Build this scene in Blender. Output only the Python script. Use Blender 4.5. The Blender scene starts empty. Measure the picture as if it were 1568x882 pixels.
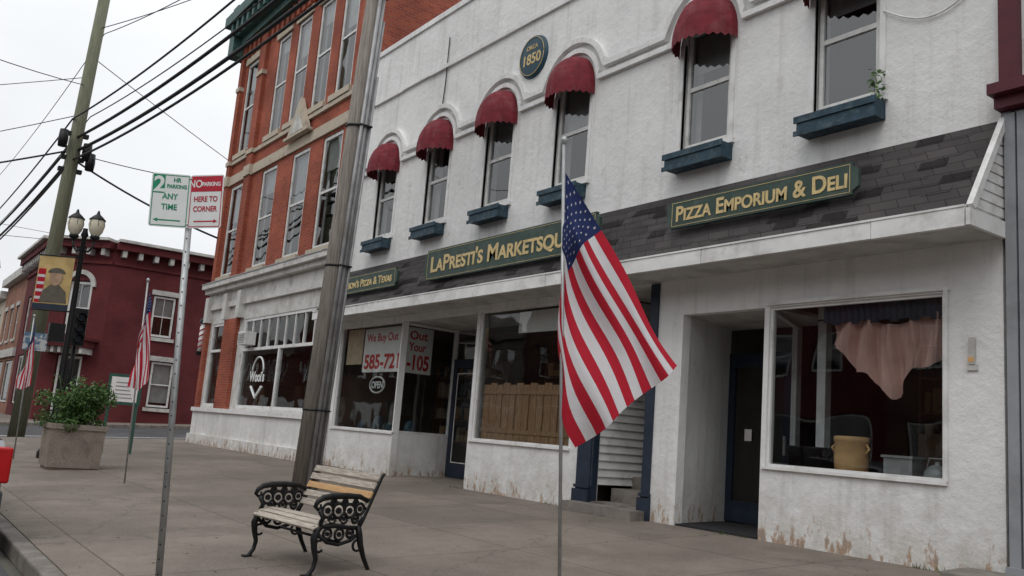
import bpy, bmesh, math, random
from math import sin, cos, radians, pi, sqrt, atan2
from mathutils import Vector, Matrix, Quaternion
random.seed(7)
scene=bpy.context.scene
D=8.6; KS=.048
def gz(y): return KS*(y-1.3) if y>1.3 else 0.0

# ------------------------------------------------------------ materials
def newmat(name):
    m=bpy.data.materials.new(name); m.use_nodes=True
    nt=m.node_tree; b=nt.nodes['Principled BSDF']; return m,nt,b
def N(nt,t,**kw):
    n=nt.nodes.new(t)
    for k,v in kw.items(): setattr(n,k,v)
    return n
def L(nt,a,b): nt.links.new(a,b)
def rgba(c): return (c[0],c[1],c[2],1)
def simple(name,col,rough=.7,metal=0,var=.12,scale=6,bump=.0,bscale=40,spec=.3,dirt=None,dirts=1.5,dlo=.5,dhi=.75):
    m,nt,b=newmat(name)
    tc=N(nt,'ShaderNodeTexCoord')
    no=N(nt,'ShaderNodeTexNoise'); no.inputs['Scale'].default_value=scale; no.inputs['Detail'].default_value=6
    L(nt,tc.outputs['Object'],no.inputs['Vector'])
    r=N(nt,'ShaderNodeValToRGB'); r.color_ramp.elements[0].position=.3; r.color_ramp.elements[1].position=.7
    r.color_ramp.elements[0].color=rgba([c*(1-var) for c in col]); r.color_ramp.elements[1].color=rgba([min(1,c*(1+var)) for c in col])
    L(nt,no.outputs['Fac'],r.inputs['Fac']); out=r.outputs['Color']
    if dirt:
        n2=N(nt,'ShaderNodeTexNoise'); n2.inputs['Scale'].default_value=dirts; n2.inputs['Detail'].default_value=9; n2.inputs['Roughness'].default_value=.65
        L(nt,tc.outputs['Object'],n2.inputs['Vector'])
        r2=N(nt,'ShaderNodeValToRGB'); r2.color_ramp.elements[0].position=dlo; r2.color_ramp.elements[1].position=dhi
        L(nt,n2.outputs['Fac'],r2.inputs['Fac'])
        mx=N(nt,'ShaderNodeMixRGB'); L(nt,r2.outputs['Color'],mx.inputs['Fac']); L(nt,out,mx.inputs['Color1']); mx.inputs['Color2'].default_value=rgba(dirt); out=mx.outputs['Color']
    L(nt,out,b.inputs['Base Color'])
    b.inputs['Roughness'].default_value=rough; b.inputs['Metallic'].default_value=metal; b.inputs['Specular IOR Level'].default_value=spec
    if bump>0:
        n3=N(nt,'ShaderNodeTexNoise'); n3.inputs['Scale'].default_value=bscale; n3.inputs['Detail'].default_value=5
        L(nt,tc.outputs['Object'],n3.inputs['Vector'])
        bp=N(nt,'ShaderNodeBump'); bp.inputs['Strength'].default_value=bump; bp.inputs['Distance'].default_value=.02
        L(nt,n3.outputs['Fac'],bp.inputs['Height']); L(nt,bp.outputs['Normal'],b.inputs['Normal'])
    return m
def uvz(nt,sx=1,sz=1):
    tc=N(nt,'ShaderNodeTexCoord'); s=N(nt,'ShaderNodeSeparateXYZ'); L(nt,tc.outputs['Object'],s.inputs[0])
    a=N(nt,'ShaderNodeMath',operation='ADD'); L(nt,s.outputs[0],a.inputs[0]); L(nt,s.outputs[1],a.inputs[1])
    c=N(nt,'ShaderNodeCombineXYZ'); L(nt,a.outputs[0],c.inputs[0])
    q=N(nt,'ShaderNodeMath',operation='MULTIPLY'); q.inputs[1].default_value=sz; L(nt,s.outputs[2],q.inputs[0]); L(nt,q.outputs[0],c.inputs[1])
    return tc,s,c
def brickmat(name,c1,c2,mortar,bw=.215,rh=.075,ms=.008,rough=.85,bump=.5,offset=.5,sz=1,lo=.72,hi=1.2):
    m,nt,b=newmat(name); tc,s,c=uvz(nt,1,sz)
    br=N(nt,'ShaderNodeTexBrick'); br.offset=offset; br.inputs['Scale'].default_value=1
    br.inputs['Brick Width'].default_value=bw; br.inputs['Row Height'].default_value=rh; br.inputs['Mortar Size'].default_value=ms
    br.inputs['Color1'].default_value=rgba(c1); br.inputs['Color2'].default_value=rgba(c2); br.inputs['Mortar'].default_value=rgba(mortar)
    L(nt,c.outputs[0],br.inputs['Vector'])
    no=N(nt,'ShaderNodeTexNoise'); no.inputs['Scale'].default_value=.8; no.inputs['Detail'].default_value=8; L(nt,tc.outputs['Object'],no.inputs['Vector'])
    mr=N(nt,'ShaderNodeMapRange'); mr.inputs['From Min'].default_value=.3; mr.inputs['From Max'].default_value=.7; mr.inputs['To Min'].default_value=lo; mr.inputs['To Max'].default_value=hi; L(nt,no.outputs['Fac'],mr.inputs[0])
    mx=N(nt,'ShaderNodeMixRGB',blend_type='MULTIPLY'); mx.inputs[0].default_value=1; L(nt,br.outputs['Color'],mx.inputs[1]); L(nt,mr.outputs[0],mx.inputs[2])
    L(nt,mx.outputs[0],b.inputs['Base Color']); b.inputs['Roughness'].default_value=rough; b.inputs['Specular IOR Level'].default_value=.2
    bp=N(nt,'ShaderNodeBump'); bp.inputs['Strength'].default_value=bump; bp.inputs['Distance'].default_value=.01; bp.invert=True
    L(nt,br.outputs['Fac'],bp.inputs['Height']); L(nt,bp.outputs['Normal'],b.inputs['Normal'])
    return m
def stuccomat(name,col,rust=True):
    m,nt,b=newmat(name); tc,s,c=uvz(nt)
    def noise(sc,det=6,vec=None,ro=.6):
        n=N(nt,'ShaderNodeTexNoise'); n.inputs['Scale'].default_value=sc; n.inputs['Detail'].default_value=det; n.inputs['Roughness'].default_value=ro
        L(nt,vec or tc.outputs['Object'],n.inputs['Vector']); return n
    def ramp(fac,a,bb):
        r=N(nt,'ShaderNodeMapRange'); r.clamp=True; r.inputs['From Min'].default_value=a; r.inputs['From Max'].default_value=bb; L(nt,fac,r.inputs[0]); return r.outputs[0]
    def mix(fac,c1,c2):
        x=N(nt,'ShaderNodeMixRGB'); L(nt,fac,x.inputs[0])
        for i,cc in ((1,c1),(2,c2)):
            if isinstance(cc,(tuple,list)): x.inputs[i].default_value=rgba(cc)
            else: L(nt,cc,x.inputs[i])
        return x.outputs[0]
    def mul(a,v):
        q=N(nt,'ShaderNodeMath',operation='MULTIPLY'); L(nt,a,q.inputs[0])
        if isinstance(v,float): q.inputs[1].default_value=v
        else: L(nt,v,q.inputs[1])
        return q.outputs[0]
    o=mix(ramp(noise(1.1,8).outputs[0],.35,.68),[k*.86 for k in col],col)
    mp=N(nt,'ShaderNodeMapping'); mp.inputs['Scale'].default_value=(5,5,.35); L(nt,tc.outputs['Object'],mp.inputs[0])
    o=mix(mul(ramp(noise(1,6,mp.outputs[0]).outputs[0],.52,.78),.6),o,(.40,.385,.36))
    o=mix(mul(ramp(noise(2.3,9,None,.72).outputs[0],.62,.65),.4),o,(.50,.485,.45))
    if rust:
        low=ramp(s.outputs[2],1.25,.35)
        o=mix(mul(mul(low,ramp(noise(3.5,8,None,.7).outputs[0],.38,.6)),.65),o,(.42,.385,.33))
        # flaked patches at the foot of the wall, rusty edges
        low2=ramp(s.outputs[2],.85,.40)
        mp2=N(nt,'ShaderNodeMapping'); mp2.inputs['Scale'].default_value=(9,9,3.2); L(nt,tc.outputs['Object'],mp2.inputs[0])
        nn=N(nt,'ShaderNodeMath',operation='MULTIPLY_ADD'); L(nt,low2,nn.inputs[0]); nn.inputs[1].default_value=.13; L(nt,noise(1.0,6,mp2.outputs[0],.7).outputs[0],nn.inputs[2])
        o=mix(mul(mul(low2,ramp(nn.outputs[0],.64,.70)),.85),o,(.36,.21,.11))
        o=mix(mul(mul(low2,ramp(nn.outputs[0],.72,.74)),.9),o,(.30,.27,.24))
    L(nt,o,b.inputs['Base Color']); b.inputs['Roughness'].default_value=.8; b.inputs['Specular IOR Level'].default_value=.25
    n1=noise(9,8,None,.6); n2=noise(70,4)
    ad=N(nt,'ShaderNodeMath',operation='MULTIPLY_ADD'); L(nt,n2.outputs[0],ad.inputs[0]); ad.inputs[1].default_value=.25; L(nt,n1.outputs[0],ad.inputs[2])
    bp=N(nt,'ShaderNodeBump'); bp.inputs['Strength'].default_value=.5; bp.inputs['Distance'].default_value=.035
    L(nt,ad.outputs[0],bp.inputs['Height']); L(nt,bp.outputs[0],b.inputs['Normal'])
    return m
def glassmat(name,tint=(.8,.84,.84),base=.07,mx=.5):
    m=bpy.data.materials.new(name); m.use_nodes=True; nt=m.node_tree; nt.nodes.clear()
    o=N(nt,'ShaderNodeOutputMaterial'); t=N(nt,'ShaderNodeBsdfTransparent'); t.inputs[0].default_value=rgba(tint)
    g=N(nt,'ShaderNodeBsdfGlossy'); g.inputs['Roughness'].default_value=.012; g.inputs[0].default_value=(.95,.95,.95,1)
    tc=N(nt,'ShaderNodeTexCoord'); no=N(nt,'ShaderNodeTexNoise'); no.inputs['Scale'].default_value=1.3; no.inputs['Detail'].default_value=1; L(nt,tc.outputs['Object'],no.inputs['Vector'])
    bp=N(nt,'ShaderNodeBump'); bp.inputs['Strength'].default_value=.12; bp.inputs['Distance'].default_value=.05; L(nt,no.outputs[0],bp.inputs['Height']); L(nt,bp.outputs[0],g.inputs['Normal'])
    f=N(nt,'ShaderNodeLayerWeight'); f.inputs[0].default_value=.2
    mr=N(nt,'ShaderNodeMapRange'); mr.inputs['To Min'].default_value=base; mr.inputs['To Max'].default_value=mx; L(nt,f.outputs['Fresnel'],mr.inputs[0])
    x=N(nt,'ShaderNodeMixShader'); L(nt,mr.outputs[0],x.inputs[0]); L(nt,t.outputs[0],x.inputs[1]); L(nt,g.outputs[0],x.inputs[2]); L(nt,x.outputs[0],o.inputs[0])
    return m
def woodmat(name,c1,c2,scale=(1,1,1),rough=.7):
    m,nt,b=newmat(name); tc=N(nt,'ShaderNodeTexCoord'); mp=N(nt,'ShaderNodeMapping'); mp.inputs['Scale'].default_value=scale; L(nt,tc.outputs['Object'],mp.inputs[0])
    no=N(nt,'ShaderNodeTexNoise'); no.inputs['Scale'].default_value=6; no.inputs['Detail'].default_value=8; no.inputs['Roughness'].default_value=.65; L(nt,mp.outputs[0],no.inputs['Vector'])
    r=N(nt,'ShaderNodeValToRGB'); r.color_ramp.elements[0].position=.35; r.color_ramp.elements[1].position=.65; r.color_ramp.elements[0].color=rgba(c1); r.color_ramp.elements[1].color=rgba(c2)
    L(nt,no.outputs[0],r.inputs[0]); L(nt,r.outputs[0],b.inputs['Base Color']); b.inputs['Roughness'].default_value=rough
    bp=N(nt,'ShaderNodeBump'); bp.inputs['Strength'].default_value=.5; bp.inputs['Distance'].default_value=.01; L(nt,no.outputs[0],bp.inputs['Height']); L(nt,bp.outputs[0],b.inputs['Normal'])
    return m
def clothmat(name,col):
    m,nt,b=newmat(name); b.inputs['Base Color'].default_value=rgba(col); b.inputs['Roughness'].default_value=.85; b.inputs['Specular IOR Level'].default_value=.15
    o=[n for n in nt.nodes if n.type=='OUTPUT_MATERIAL'][0]
    t=N(nt,'ShaderNodeBsdfTranslucent'); t.inputs[0].default_value=rgba(col); x=N(nt,'ShaderNodeMixShader'); x.inputs[0].default_value=.3
    tc=N(nt,'ShaderNodeTexCoord'); no=N(nt,'ShaderNodeTexNoise'); no.inputs['Scale'].default_value=9; no.inputs['Detail'].default_value=4; L(nt,tc.outputs['Object'],no.inputs['Vector'])
    bp=N(nt,'ShaderNodeBump'); bp.inputs['Strength'].default_value=.35; bp.inputs['Distance'].default_value=.03; L(nt,no.outputs[0],bp.inputs['Height']); L(nt,bp.outputs[0],b.inputs['Normal'])
    L(nt,b.outputs[0],x.inputs[1]); L(nt,t.outputs[0],x.inputs[2]); L(nt,x.outputs[0],o.inputs[0]); return m
def groundmat(name,col,slab=None,stain=(.1,.09,.08),dark=.6,rough=.85):
    m,nt,b=newmat(name); tc=N(nt,'ShaderNodeTexCoord')
    def noise(sc,det=8,ro=.6):
        n=N(nt,'ShaderNodeTexNoise'); n.inputs['Scale'].default_value=sc; n.inputs['Detail'].default_value=det; n.inputs['Roughness'].default_value=ro; L(nt,tc.outputs['Object'],n.inputs['Vector']); return n
    def mixf(fac,c1,c2):
        x=N(nt,'ShaderNodeMixRGB'); L(nt,fac,x.inputs[0])
        for i,cc in ((1,c1),(2,c2)):
            if isinstance(cc,(tuple,list)): x.inputs[i].default_value=rgba(cc)
            else: L(nt,cc,x.inputs[i])
        return x.outputs[0]
    def ramp(fac,a,bb,lo=0,hi=1):
        r=N(nt,'ShaderNodeMapRange'); r.clamp=True; r.inputs['From Min'].default_value=a; r.inputs['From Max'].default_value=bb; r.inputs['To Min'].default_value=lo; r.inputs['To Max'].default_value=hi; L(nt,fac,r.inputs[0]); return r.outputs[0]
    o=mixf(ramp(noise(.55).outputs[0],.40,.60),[c*dark for c in col],col)
    o=mixf(ramp(noise(1.3,9,.74).outputs[0],.47,.62,0,.7),o,stain)
    o=mixf(ramp(noise(6.0,8,.7).outputs[0],.48,.72,0,.5),o,stain)
    o=mixf(ramp(noise(60,3).outputs[0],.45,.7,0,.3),o,[min(1,c*1.7) for c in col])
    v=N(nt,'ShaderNodeTexVoronoi'); v.inputs['Scale'].default_value=1.6; L(nt,tc.outputs['Object'],v.inputs['Vector'])
    o=mixf(ramp(v.outputs['Distance'],.055,.04,0,.5),o,[c*.7 for c in stain])
    if slab:
        br=N(nt,'ShaderNodeTexBrick'); br.offset=0; br.inputs['Scale'].default_value=1; br.inputs['Brick Width'].default_value=slab; br.inputs['Row Height'].default_value=slab; br.inputs['Mortar Size'].default_value=.011
        br.inputs['Mortar Smooth'].default_value=.6
        br.inputs['Color1'].default_value=(1,1,1,1); br.inputs['Color2'].default_value=(.82,.82,.83,1); br.inputs['Mortar'].default_value=(.40,.38,.36,1)
        wn=noise(2.5,3); ad=N(nt,'ShaderNodeVectorMath',operation='MULTIPLY_ADD'); ad.inputs[1].default_value=(.02,.02,0); L(nt,wn.outputs['Color'],ad.inputs[0]); L(nt,tc.outputs['Object'],ad.inputs[2]); L(nt,ad.outputs[0],br.inputs['Vector'])
        x=N(nt,'ShaderNodeMixRGB',blend_type='MULTIPLY'); x.inputs[0].default_value=.9; L(nt,o,x.inputs[1]); L(nt,br.outputs['Color'],x.inputs[2]); o=x.outputs[0]
        vc=N(nt,'ShaderNodeTexVoronoi',feature='DISTANCE_TO_EDGE'); vc.inputs['Scale'].default_value=.33
        wn2=noise(1.7,6,.7); a2=N(nt,'ShaderNodeVectorMath',operation='MULTIPLY_ADD'); a2.inputs[1].default_value=(.9,.9,0); L(nt,wn2.outputs['Color'],a2.inputs[0]); L(nt,tc.outputs['Object'],a2.inputs[2]); L(nt,a2.outputs[0],vc.inputs['Vector'])
        o=mixf(ramp(vc.outputs['Distance'],.005,.001,0,.6),o,(.06,.055,.05))
    L(nt,o,b.inputs['Base Color']); b.inputs['Roughness'].default_value=rough; b.inputs['Specular IOR Level'].default_value=.3
    bp=N(nt,'ShaderNodeBump'); bp.inputs['Strength'].default_value=.35; bp.inputs['Distance'].default_value=.01; L(nt,noise(45,6).outputs[0],bp.inputs['Height']); L(nt,bp.outputs[0],b.inputs['Normal'])
    return m

M={}
M['stucco']=stuccomat('white_stucco',(.79,.79,.78))
M['whitetrim']=simple('white_trim',(.72,.72,.71),.55,var=.08,scale=4,dirt=(.42,.405,.37),dirts=3,dlo=.5,dhi=.78)
M['agedwhite']=simple('aged_white_paint',(.60,.595,.57),.7,var=.1,scale=3,dirt=(.33,.30,.27),dirts=2.2,dlo=.5,dhi=.75,bump=.3,bscale=20)
M['dirtytrim']=simple('weathered_trim',(.52,.515,.49),.7,var=.15,scale=3,dirt=(.26,.24,.22),dirts=2.5,dlo=.45,dhi=.8,bump=.2)
M['frame']=simple('window_frame_paint',(.66,.66,.64),.5,var=.1,scale=8,dirt=(.4,.39,.36),dirts=5)
M['brick']=brickmat('orange_brick',(.36,.082,.045),(.26,.058,.034),(.29,.14,.10),lo=.66,hi=1.2)
M['brickside']=brickmat('side_brick',(.33,.08,.045),(.23,.052,.035),(.24,.12,.09))
M['brickfar']=brickmat('far_brick',(.30,.14,.09),(.24,.10,.065),(.30,.22,.17))
M['maroon']=brickmat('maroon_painted_brick',(.135,.030,.033),(.115,.027,.029),(.10,.024,.026),bump=.25)
M['dkbrick']=brickmat('dark_brick',(.13,.06,.045),(.09,.04,.035),(.12,.09,.07))
M['dkstone']=simple('opposite_stone',(.20,.18,.155),.8,var=.2,scale=2,dirt=(.10,.09,.08))
M['stone']=simple('pale_stone',(.48,.42,.33),.8,var=.15,scale=3,bump=.2,dirt=(.25,.2,.15),dirts=3)
M['teal']=simple('verdigris_cornice',(.04,.105,.095),.6,var=.3,scale=4,dirt=(.10,.06,.04),dirts=3)
M['shingle']=brickmat('asphalt_shingle',(.054,.049,.050),(.074,.067,.067),(.034,.031,.031),bw=.31,rh=.135,ms=.006,bump=.4,sz=1.19,rough=.95,lo=.75,hi=1.3)
M['glass']=glassmat('shop_glass')
M['upglass']=glassmat('window_glass',(.7,.74,.76),.12,.6)
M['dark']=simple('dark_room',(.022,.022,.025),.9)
M['room']=simple('room_wall',(.11,.085,.065),.9,var=.3,scale=2)
M['roomfloor']=simple('room_floor',(.10,.075,.055),.6)
M['blind']=simple('blind_cloth',(.42,.42,.40),.9,var=.15,scale=3)
M['awn']=simple('burgundy_canvas',(.165,.018,.028),.8,var=.25,scale=7,bump=.3,bscale=90,dirt=(.22,.065,.07),dirts=4)
M['navy']=simple('navy_paint',(.022,.032,.052),.45,var=.2,scale=5)
M['bluebox']=simple('blue_grey_paint',(.026,.055,.078),.65,var=.3,scale=9,bump=.2,dirt=(.085,.12,.135),dirts=8,dlo=.5,dhi=.7)
M['green']=simple('sign_green',(.036,.064,.054),.55,var=.15,scale=5,dirt=(.08,.105,.09),dirts=3)
M['gold']=simple('gold_leaf',(.60,.46,.22),.5,var=.15,scale=8,dirt=(.38,.31,.17),dirts=9)
M['medal']=simple('plaque_blue',(.022,.060,.088),.5)
M['galv']=simple('galvanised_steel',(.38,.39,.39),.5,metal=.6,var=.15,scale=14)
M['conduit']=simple('conduit_grey',(.34,.34,.345),.5,metal=.3,var=.18,scale=5,dirt=(.18,.17,.16),dirts=3)
M['polewood']=woodmat('weathered_pole_wood',(.13,.115,.10),(.29,.26,.225),(7,7,.35),.9)
M['polegreen']=woodmat('treated_pole_wood',(.095,.105,.065),(.19,.19,.13),(7,7,.3),.9)
M['iron']=simple('black_iron',(.012,.012,.013),.45,metal=.2,var=.3,scale=20,bump=.2)
M['slat']=woodmat('bench_slat_wood',(.26,.22,.18),(.52,.47,.40),(1.2,14,14),.75)
M['slat2']=woodmat('bench_slat_new',(.42,.24,.10),(.58,.36,.17),(1.2,14,14),.7)
M['signwhite']=simple('sign_white',(.74,.76,.75),.4,var=.05)
M['signgreen']=simple('sign_green_paint',(.015,.24,.13),.4)
M['signred']=simple('sign_red_paint',(.45,.03,.05),.4)
M['fred']=clothmat('flag_red',(.50,.025,.045)); M['fwhite']=clothmat('flag_white',(.72,.71,.73)); M['fblue']=clothmat('flag_blue',(.026,.038,.12))
M['sidewalk']=groundmat('sidewalk_concrete',(.215,.182,.152),slab=1.83,stain=(.125,.105,.088),dark=.72)
M['asphalt']=groundmat('asphalt',(.075,.075,.078),stain=(.04,.04,.042))
M['kerb']=simple('kerb_stone',(.20,.18,.16),.85,var=.25,scale=4,bump=.4,dirt=(.07,.06,.055),dirts=3)
M['ground']=groundmat('ground_dirt',(.10,.10,.08))
M['planter']=simple('aggregate_concrete',(.27,.23,.19),.9,var=.35,scale=70,bump=.5,bscale=80,dirt=(.15,.12,.1),dirts=3)
M['soil']=simple('soil',(.04,.03,.02),.95)
M['lantern']=simple('lantern_glass',(.58,.54,.42),.3,var=.1)
M['pink']=simple('curtain_pink',(.62,.38,.33),.9,var=.15,scale=4)
M['crock']=simple('stoneware',(.60,.36,.16),.35,var=.15,scale=6)
M['brown']=woodmat('cabinet_wood',(.16,.07,.03),(.30,.15,.07),(10,10,1),.5)
M['shutter']=woodmat('shutter_wood',(.20,.10,.05),(.42,.25,.14),(10,10,1),.6)
M['paper']=simple('poster_paper',(.78,.76,.73),.8,var=.05)
M['tan']=simple('tan_paper',(.52,.40,.28),.8,var=.2)
M['redtxt']=simple('red_lettering',(.50,.03,.03),.5)
M['cable']=simple('cable_black',(.012,.012,.014),.6)
M['grey']=simple('grey_siding',(.28,.29,.31),.7,var=.08,scale=3,dirt=(.18,.18,.19),dirts=2)
M['dkred']=simple('dark_red_paint',(.085,.014,.022),.5,var=.15,scale=4)
M['carred']=simple('car_tail_red',(.45,.01,.012),.15)
M['carpaint']=simple('car_paint_grey',(.10,.11,.12),.25,metal=.5,var=.02)
M['tyre']=simple('tyre_rubber',(.02,.02,.02),.85)
M['bannerc']=simple('banner_cloth',(.46,.33,.14),.8,var=.25,scale=3)
M['skin']=simple('printed_portrait',(.33,.22,.15),.8,var=.2,scale=8)
M['uniform']=simple('printed_uniform',(.10,.09,.07),.8,var=.2,scale=8)
M['membrane']=simple('roof_membrane',(.12,.12,.12),.9)
def leafmat(name,c1,c2):
    m,nt,b=newmat(name); g=N(nt,'ShaderNodeNewGeometry'); r=N(nt,'ShaderNodeValToRGB'); r.color_ramp.elements[0].color=rgba(c1); r.color_ramp.elements[1].color=rgba(c2)
    L(nt,g.outputs['Random Per Island'],r.inputs[0]); L(nt,r.outputs[0],b.inputs['Base Color']); b.inputs['Roughness'].default_value=.6
    return m
M['leaf']=leafmat('foliage',(.018,.05,.012),(.10,.19,.04))
M['leaf2']=leafmat('grass_blades',(.05,.10,.02),(.12,.2,.05))

# ------------------------------------------------------------ mesh builder
class MB:
    def __init__(s): s.v=[]; s.f=[]; s.mi=[]; s.sm=[]
    def face(s,pts,m=0,smooth=False):
        i=len(s.v); s.v+= [tuple(p) for p in pts]; s.f.append(list(range(i,i+len(pts)))); s.mi.append(m); s.sm.append(smooth)
    def box(s,x0,x1,y0,y1,z0,z1,m=0):
        p=[(x,y,z) for x in (x0,x1) for y in (y0,y1) for z in (z0,z1)]; i=len(s.v); s.v+=p
        for q in ((0,1,3,2),(4,6,7,5),(0,4,5,1),(2,3,7,6),(0,2,6,4),(1,5,7,3)): s.f.append([i+k for k in q]); s.mi.append(m); s.sm.append(False)
    def obox(s,c,ax,ay,az,m=0):
        c=Vector(c);ax=Vector(ax);ay=Vector(ay);az=Vector(az); i=len(s.v)
        for a in (-1,1):
            for b in (-1,1):
                for d in (-1,1): s.v.append(tuple(c+ax*a+ay*b+az*d))
        for q in ((0,1,3,2),(4,6,7,5),(0,4,5,1),(2,3,7,6),(0,2,6,4),(1,5,7,3)): s.f.append([i+k for k in q]); s.mi.append(m); s.sm.append(False)
    def tube(s,pts,rs,n=10,m=0,cap=True):
        pts=[Vector(p) for p in pts]
        if not isinstance(rs,(list,tuple)): rs=[rs]*len(pts)
        rings=[]; prev=None
        for k,p in enumerate(pts):
            t=(pts[min(k+1,len(pts)-1)]-pts[max(k-1,0)]).normalized()
            if prev is None:
                a=Vector((0,0,1)) if abs(t.z)<.9 else Vector((1,0,0)); u=t.cross(a).normalized()
            else:
                u=(prev-t*prev.dot(t)).normalized()
            prev=u; w=t.cross(u)
            i=len(s.v)
            for j in range(n):
                an=2*pi*j/n; s.v.append(tuple(p+(u*cos(an)+w*sin(an))*rs[k]))
            rings.append(i)
        for a,b in zip(rings[:-1],rings[1:]):
            for j in range(n): s.f.append([a+j,a+(j+1)%n,b+(j+1)%n,b+j]); s.mi.append(m); s.sm.append(True)
        if cap:
            for r in (rings[0],rings[-1]): s.f.append([r+j for j in range(n)]); s.mi.append(m); s.sm.append(False)
    def lathe(s,c,prof,n=20,m=0,axis='z'):
        i0=len(s.v)
        for (r,h) in prof:
            for j in range(n):
                a=2*pi*j/n
                if axis=='z': s.v.append((c[0]+r*cos(a),c[1]+r*sin(a),c[2]+h))
                else: s.v.append((c[0]+r*cos(a),c[1]+h,c[2]+r*sin(a)))
        for k in range(len(prof)-1):
            for j in range(n): s.f.append([i0+k*n+j,i0+k*n+(j+1)%n,i0+(k+1)*n+(j+1)%n,i0+(k+1)*n+j]); s.mi.append(m); s.sm.append(True)
    def prism(s,poly,fn,d0,d1,m=0):
        a=[fn(u,v,d0) for u,v in poly]; b=[fn(u,v,d1) for u,v in poly]
        s.face(a,m); s.face(b[::-1],m); n=len(poly)
        for j in range(n): s.face([a[j],a[(j+1)%n],b[(j+1)%n],b[j]],m)
    def build(s,name,mats,parent=None,bevel=0,fixn=True):
        me=bpy.data.meshes.new(name); me.from_pydata(s.v,[],s.f); me.update()
        for mt in (mats if isinstance(mats,(list,tuple)) else [mats]): me.materials.append(mt)
        for p,mi,sm in zip(me.polygons,s.mi,s.sm): p.material_index=mi; p.use_smooth=sm
        if fixn:
            bm=bmesh.new(); bm.from_mesh(me); bmesh.ops.recalc_face_normals(bm,faces=bm.faces); bm.to_mesh(me); bm.free()
        ob=bpy.data.objects.new(name,me); scene.collection.objects.link(ob)
        if parent: ob.parent=parent
        if bevel:
            bv=ob.modifiers.new('bevel','BEVEL'); bv.width=bevel; bv.segments=2; bv.limit_method='ANGLE'
        return ob
def empty(name,loc=(0,0,0)):
    e=bpy.data.objects.new(name,None); e.empty_display_size=.2; e.location=loc; scene.collection.objects.link(e); return e
class Bld:
    def __init__(s,name): s.e=empty(name); s.p={}
    def __call__(s,part,mat):
        if part not in s.p: s.p[part]=(MB(),mat)
        return s.p[part][0]
    def done(s):
        for k,(mb,mat) in s.p.items():
            if mb.f: mb.build(k,M[mat],s.e)
def text(body,name,mat,loc,rot,size,parent,ext=.004,off=0.0,width=None,caps=False,align='LEFT',sx=1.0):
    c=bpy.data.curves.new(name,'FONT'); c.body=body; c.size=size; c.extrude=ext; c.offset=off; c.align_x=align
    if caps:
        c.small_caps_scale=.78
        for i,ch in enumerate(body):
            if ch.islower(): c.body_format[i].use_small_caps=True
    c.materials.append(mat); o=bpy.data.objects.new(name,c); scene.collection.objects.link(o)
    o.location=loc; o.rotation_euler=rot; o.parent=parent
    if width:
        bpy.context.view_layer.update()
        w=max(v[0] for v in o.bound_box)-min(v[0] for v in o.bound_box)
        o.scale=(width/w,1,1)
    else: o.scale=(sx,1,1)
    return o
RY=(pi/2,0,0)

def wallgrid(mb,fn,u0,u1,z0,z1,ops,depth,rev=None,m=0):
    us=sorted(set([u0,u1]+[o[0] for o in ops]+[o[1] for o in ops])); zs=sorted(set([z0,z1]+[o[2] for o in ops]+[o[3] for o in ops]))
    us=[u for u in us if u0<=u<=u1]; zs=[z for z in zs if z0<=z<=z1]
    for a,b in zip(us[:-1],us[1:]):
        for c,d in zip(zs[:-1],zs[1:]):
            cu,cz=(a+b)/2,(c+d)/2
            if any(o[0]<cu<o[1] and o[2]<cz<o[3] for o in ops): continue
            mb.face([fn(a,c,0),fn(b,c,0),fn(b,d,0),fn(a,d,0)],m)
    rv=rev or mb
    for o in ops:
        a,b,c,d=o[:4]
        rv.face([fn(a,c,0),fn(a,d,0),fn(a,d,depth),fn(a,c,depth)],m); rv.face([fn(b,c,0),fn(b,d,0),fn(b,d,depth),fn(b,c,depth)],m)
        rv.face([fn(a,c,0),fn(b,c,0),fn(b,c,depth),fn(a,c,depth)],m); rv.face([fn(a,d,0),fn(b,d,0),fn(b,d,depth),fn(a,d,depth)],m)
def FY(y): return lambda u,z,d: (u,y+d,z)
def FX(x): return lambda u,z,d: (x-d,u,z)
def fbox(mb,fn,u0,u1,z0,z1,d0,d1,m=0):
    p=[fn(u,z,d) for u in (u0,u1) for d in (d0,d1) for z in (z0,z1)]; i=len(mb.v); mb.v+=p
    for q in ((0,1,3,2),(4,6,7,5),(0,4,5,1),(2,3,7,6),(0,2,6,4),(1,5,7,3)): mb.f.append([i+k for k in q]); mb.mi.append(m); mb.sm.append(False)
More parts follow.
